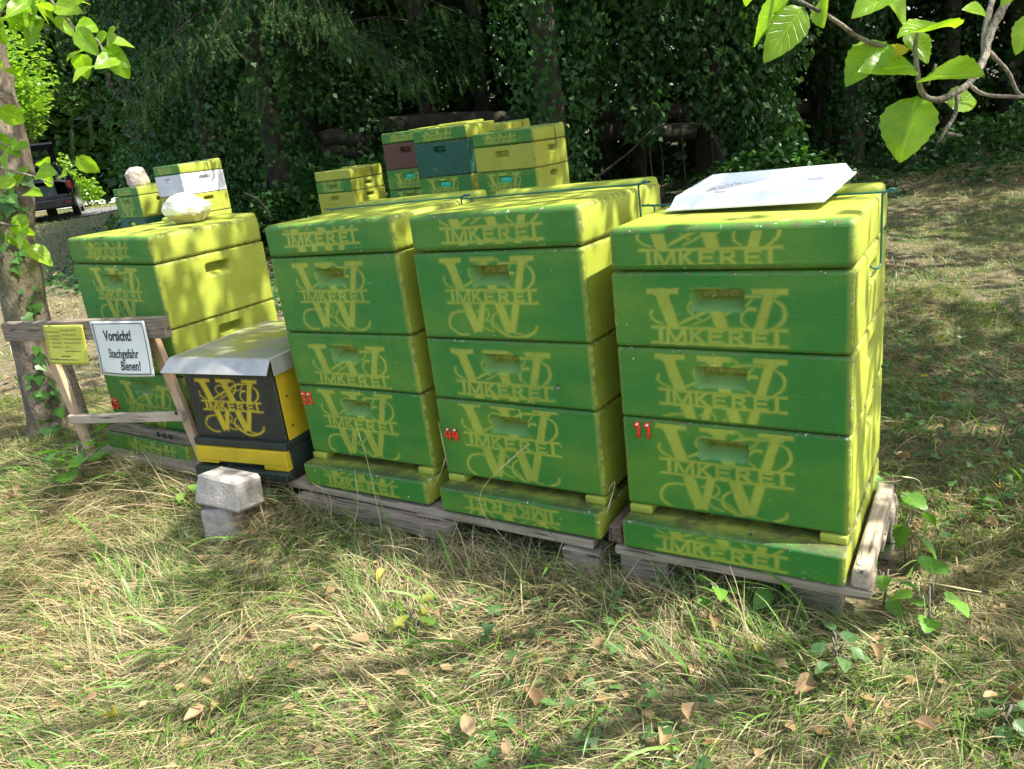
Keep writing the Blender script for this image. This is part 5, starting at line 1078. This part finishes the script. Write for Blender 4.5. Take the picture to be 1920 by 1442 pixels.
# low broad leaves among the grass
n = 11000; x = rng.uniform(-2.6, 2.4, n); y = rng.uniform(.7, 3.6, n); k = patch(101, 1.4, .45, .75)(x, y) > rng.random(n); k &= (x > -.2) | (rng.random(n) < .3); x, y = x[k], y[k]; n = len(x)
inside = np.zeros(n, bool)
for i, (u0, u1, v0, v1) in ((4, (-.05, .58, .03, .52)), (2, (-.6, 1.08, .0, .50)), (1, (-.04, .56, -.02, .5))):
    c, s = math.cos(rad(HV[i][1])), math.sin(rad(HV[i][1])); p = HV[i][0]; dx, dy = x - p[0], y - p[1]; uu = c * dx + s * dy; vv = -s * dx + c * dy; inside |= (uu > u0) & (uu < u1) & (vv > v0) & (vv < v1)
x, y = x[~inside], y[~inside]; n = len(x); pos = np.stack([x, y, gz(x, y) + rng.uniform(.008, .045, n)], 1); M_LOWW = leafmat('low_weed_leaf', (.06, .13, .045), (.13, .23, .07), .3, .45); V, F, t = scatter(LIV, FIV, pos, frames(rdir(n, -.2, .3), rdir(n) * .4 + [0, -.1, .9]), rng.uniform(.012, .038, n))
tag(mk('low_weeds', V, F, M_LOWW, attrs={'tint': t}), 'low ivy and clover leaves among the grass', 'weeds', kind='stuff')
# crumbs of leaf litter
n = 9000; x = rng.uniform(-4, 5, n); y = rng.uniform(.7, 8.5, n); k = np.abs(x) < .8 * y + .6; x, y = x[k], y[k]; n = len(x); pos = np.stack([x, y, gz(x, y) + rng.uniform(.004, .02, n)], 1)
V, F, t = scatter(L2, F2, pos, frames(rdir(n, -.2, .2), rdir(n) * .3 + [0, 0, .9]), rng.uniform(.012, .04, n)); tag(mk('leaf_litter', V, F, leafmat('litter', (.26, .15, .06), (.48, .34, .18), .2, .7), attrs={'tint': t}), 'crumbs of dry leaf litter between the blades', 'leaf litter', kind='stuff')

# ------------------------------------------------------------------ a few bees
M_BEE = plain('bee_body', (.10, .055, .015), .6, var=.6, scale=300); M_WING = plain('bee_wing', (.35, .33, .30), .3)
def bee(label, i, x, y, z, rot):
    p = Matrix.Translation(Vector(HV[i][0])) @ Matrix.Rotation(rad(HV[i][1]), 4, 'Z') @ Matrix.Translation((x, y, z)) @ rot
    t = thing('bee', label, 'bee', group='honey bees on the hives'); t.matrix_world = p
    def egg(c, r):
        bm = bmesh.new(); bmesh.ops.create_uvsphere(bm, u_segments=8, v_segments=6, radius=1); V = [(v.co.x * r[0] + c[0], v.co.y * r[1] + c[1], v.co.z * r[2] + c[2]) for v in bm.verts]; F = [[v.index for v in f.verts] for f in bm.faces]; bm.free(); return V, F
    mk('abdomen', *egg((0, -.005, .003), (.0026, .0048, .0024)), M_BEE, t, True); mk('thorax', *egg((0, .0018, .0034), (.0024, .0026, .0024)), M_BEE, t, True); mk('head', *egg((0, .0052, .0030), (.0018, .0014, .0017)), M_BLACKP, t, True)
    for k in (-1, 1): mk('wing', [(k * .001, .002, .0058), (k * .0048, -.003, .0056), (k * .0042, -.0085, .0052), (k * .001, -.004, .0056)], [[0, 1, 2, 3]], M_WING, t)
up_ = Matrix.Rotation(rad(90), 4, 'X')
bee('bee sitting on the front of the middle box of hive 44', 3, .40, -.0005, -.335, up_ @ Matrix.Rotation(rad(25), 4, 'Z'))
bee('bee on the landing ledge of the hive next to the black one', 2, .36, -.025, -.6465, Matrix.Rotation(rad(60), 4, 'Z')); bee('bee on the landing ledge of the hive under the white tray', 4, .30, -.022, -.5885, Matrix.Rotation(rad(200), 4, 'Z')); bee('bee by the entrance gap of hive 44', 3, .20, -.02, -.6455, Matrix.Rotation(rad(20), 4, 'Z'))
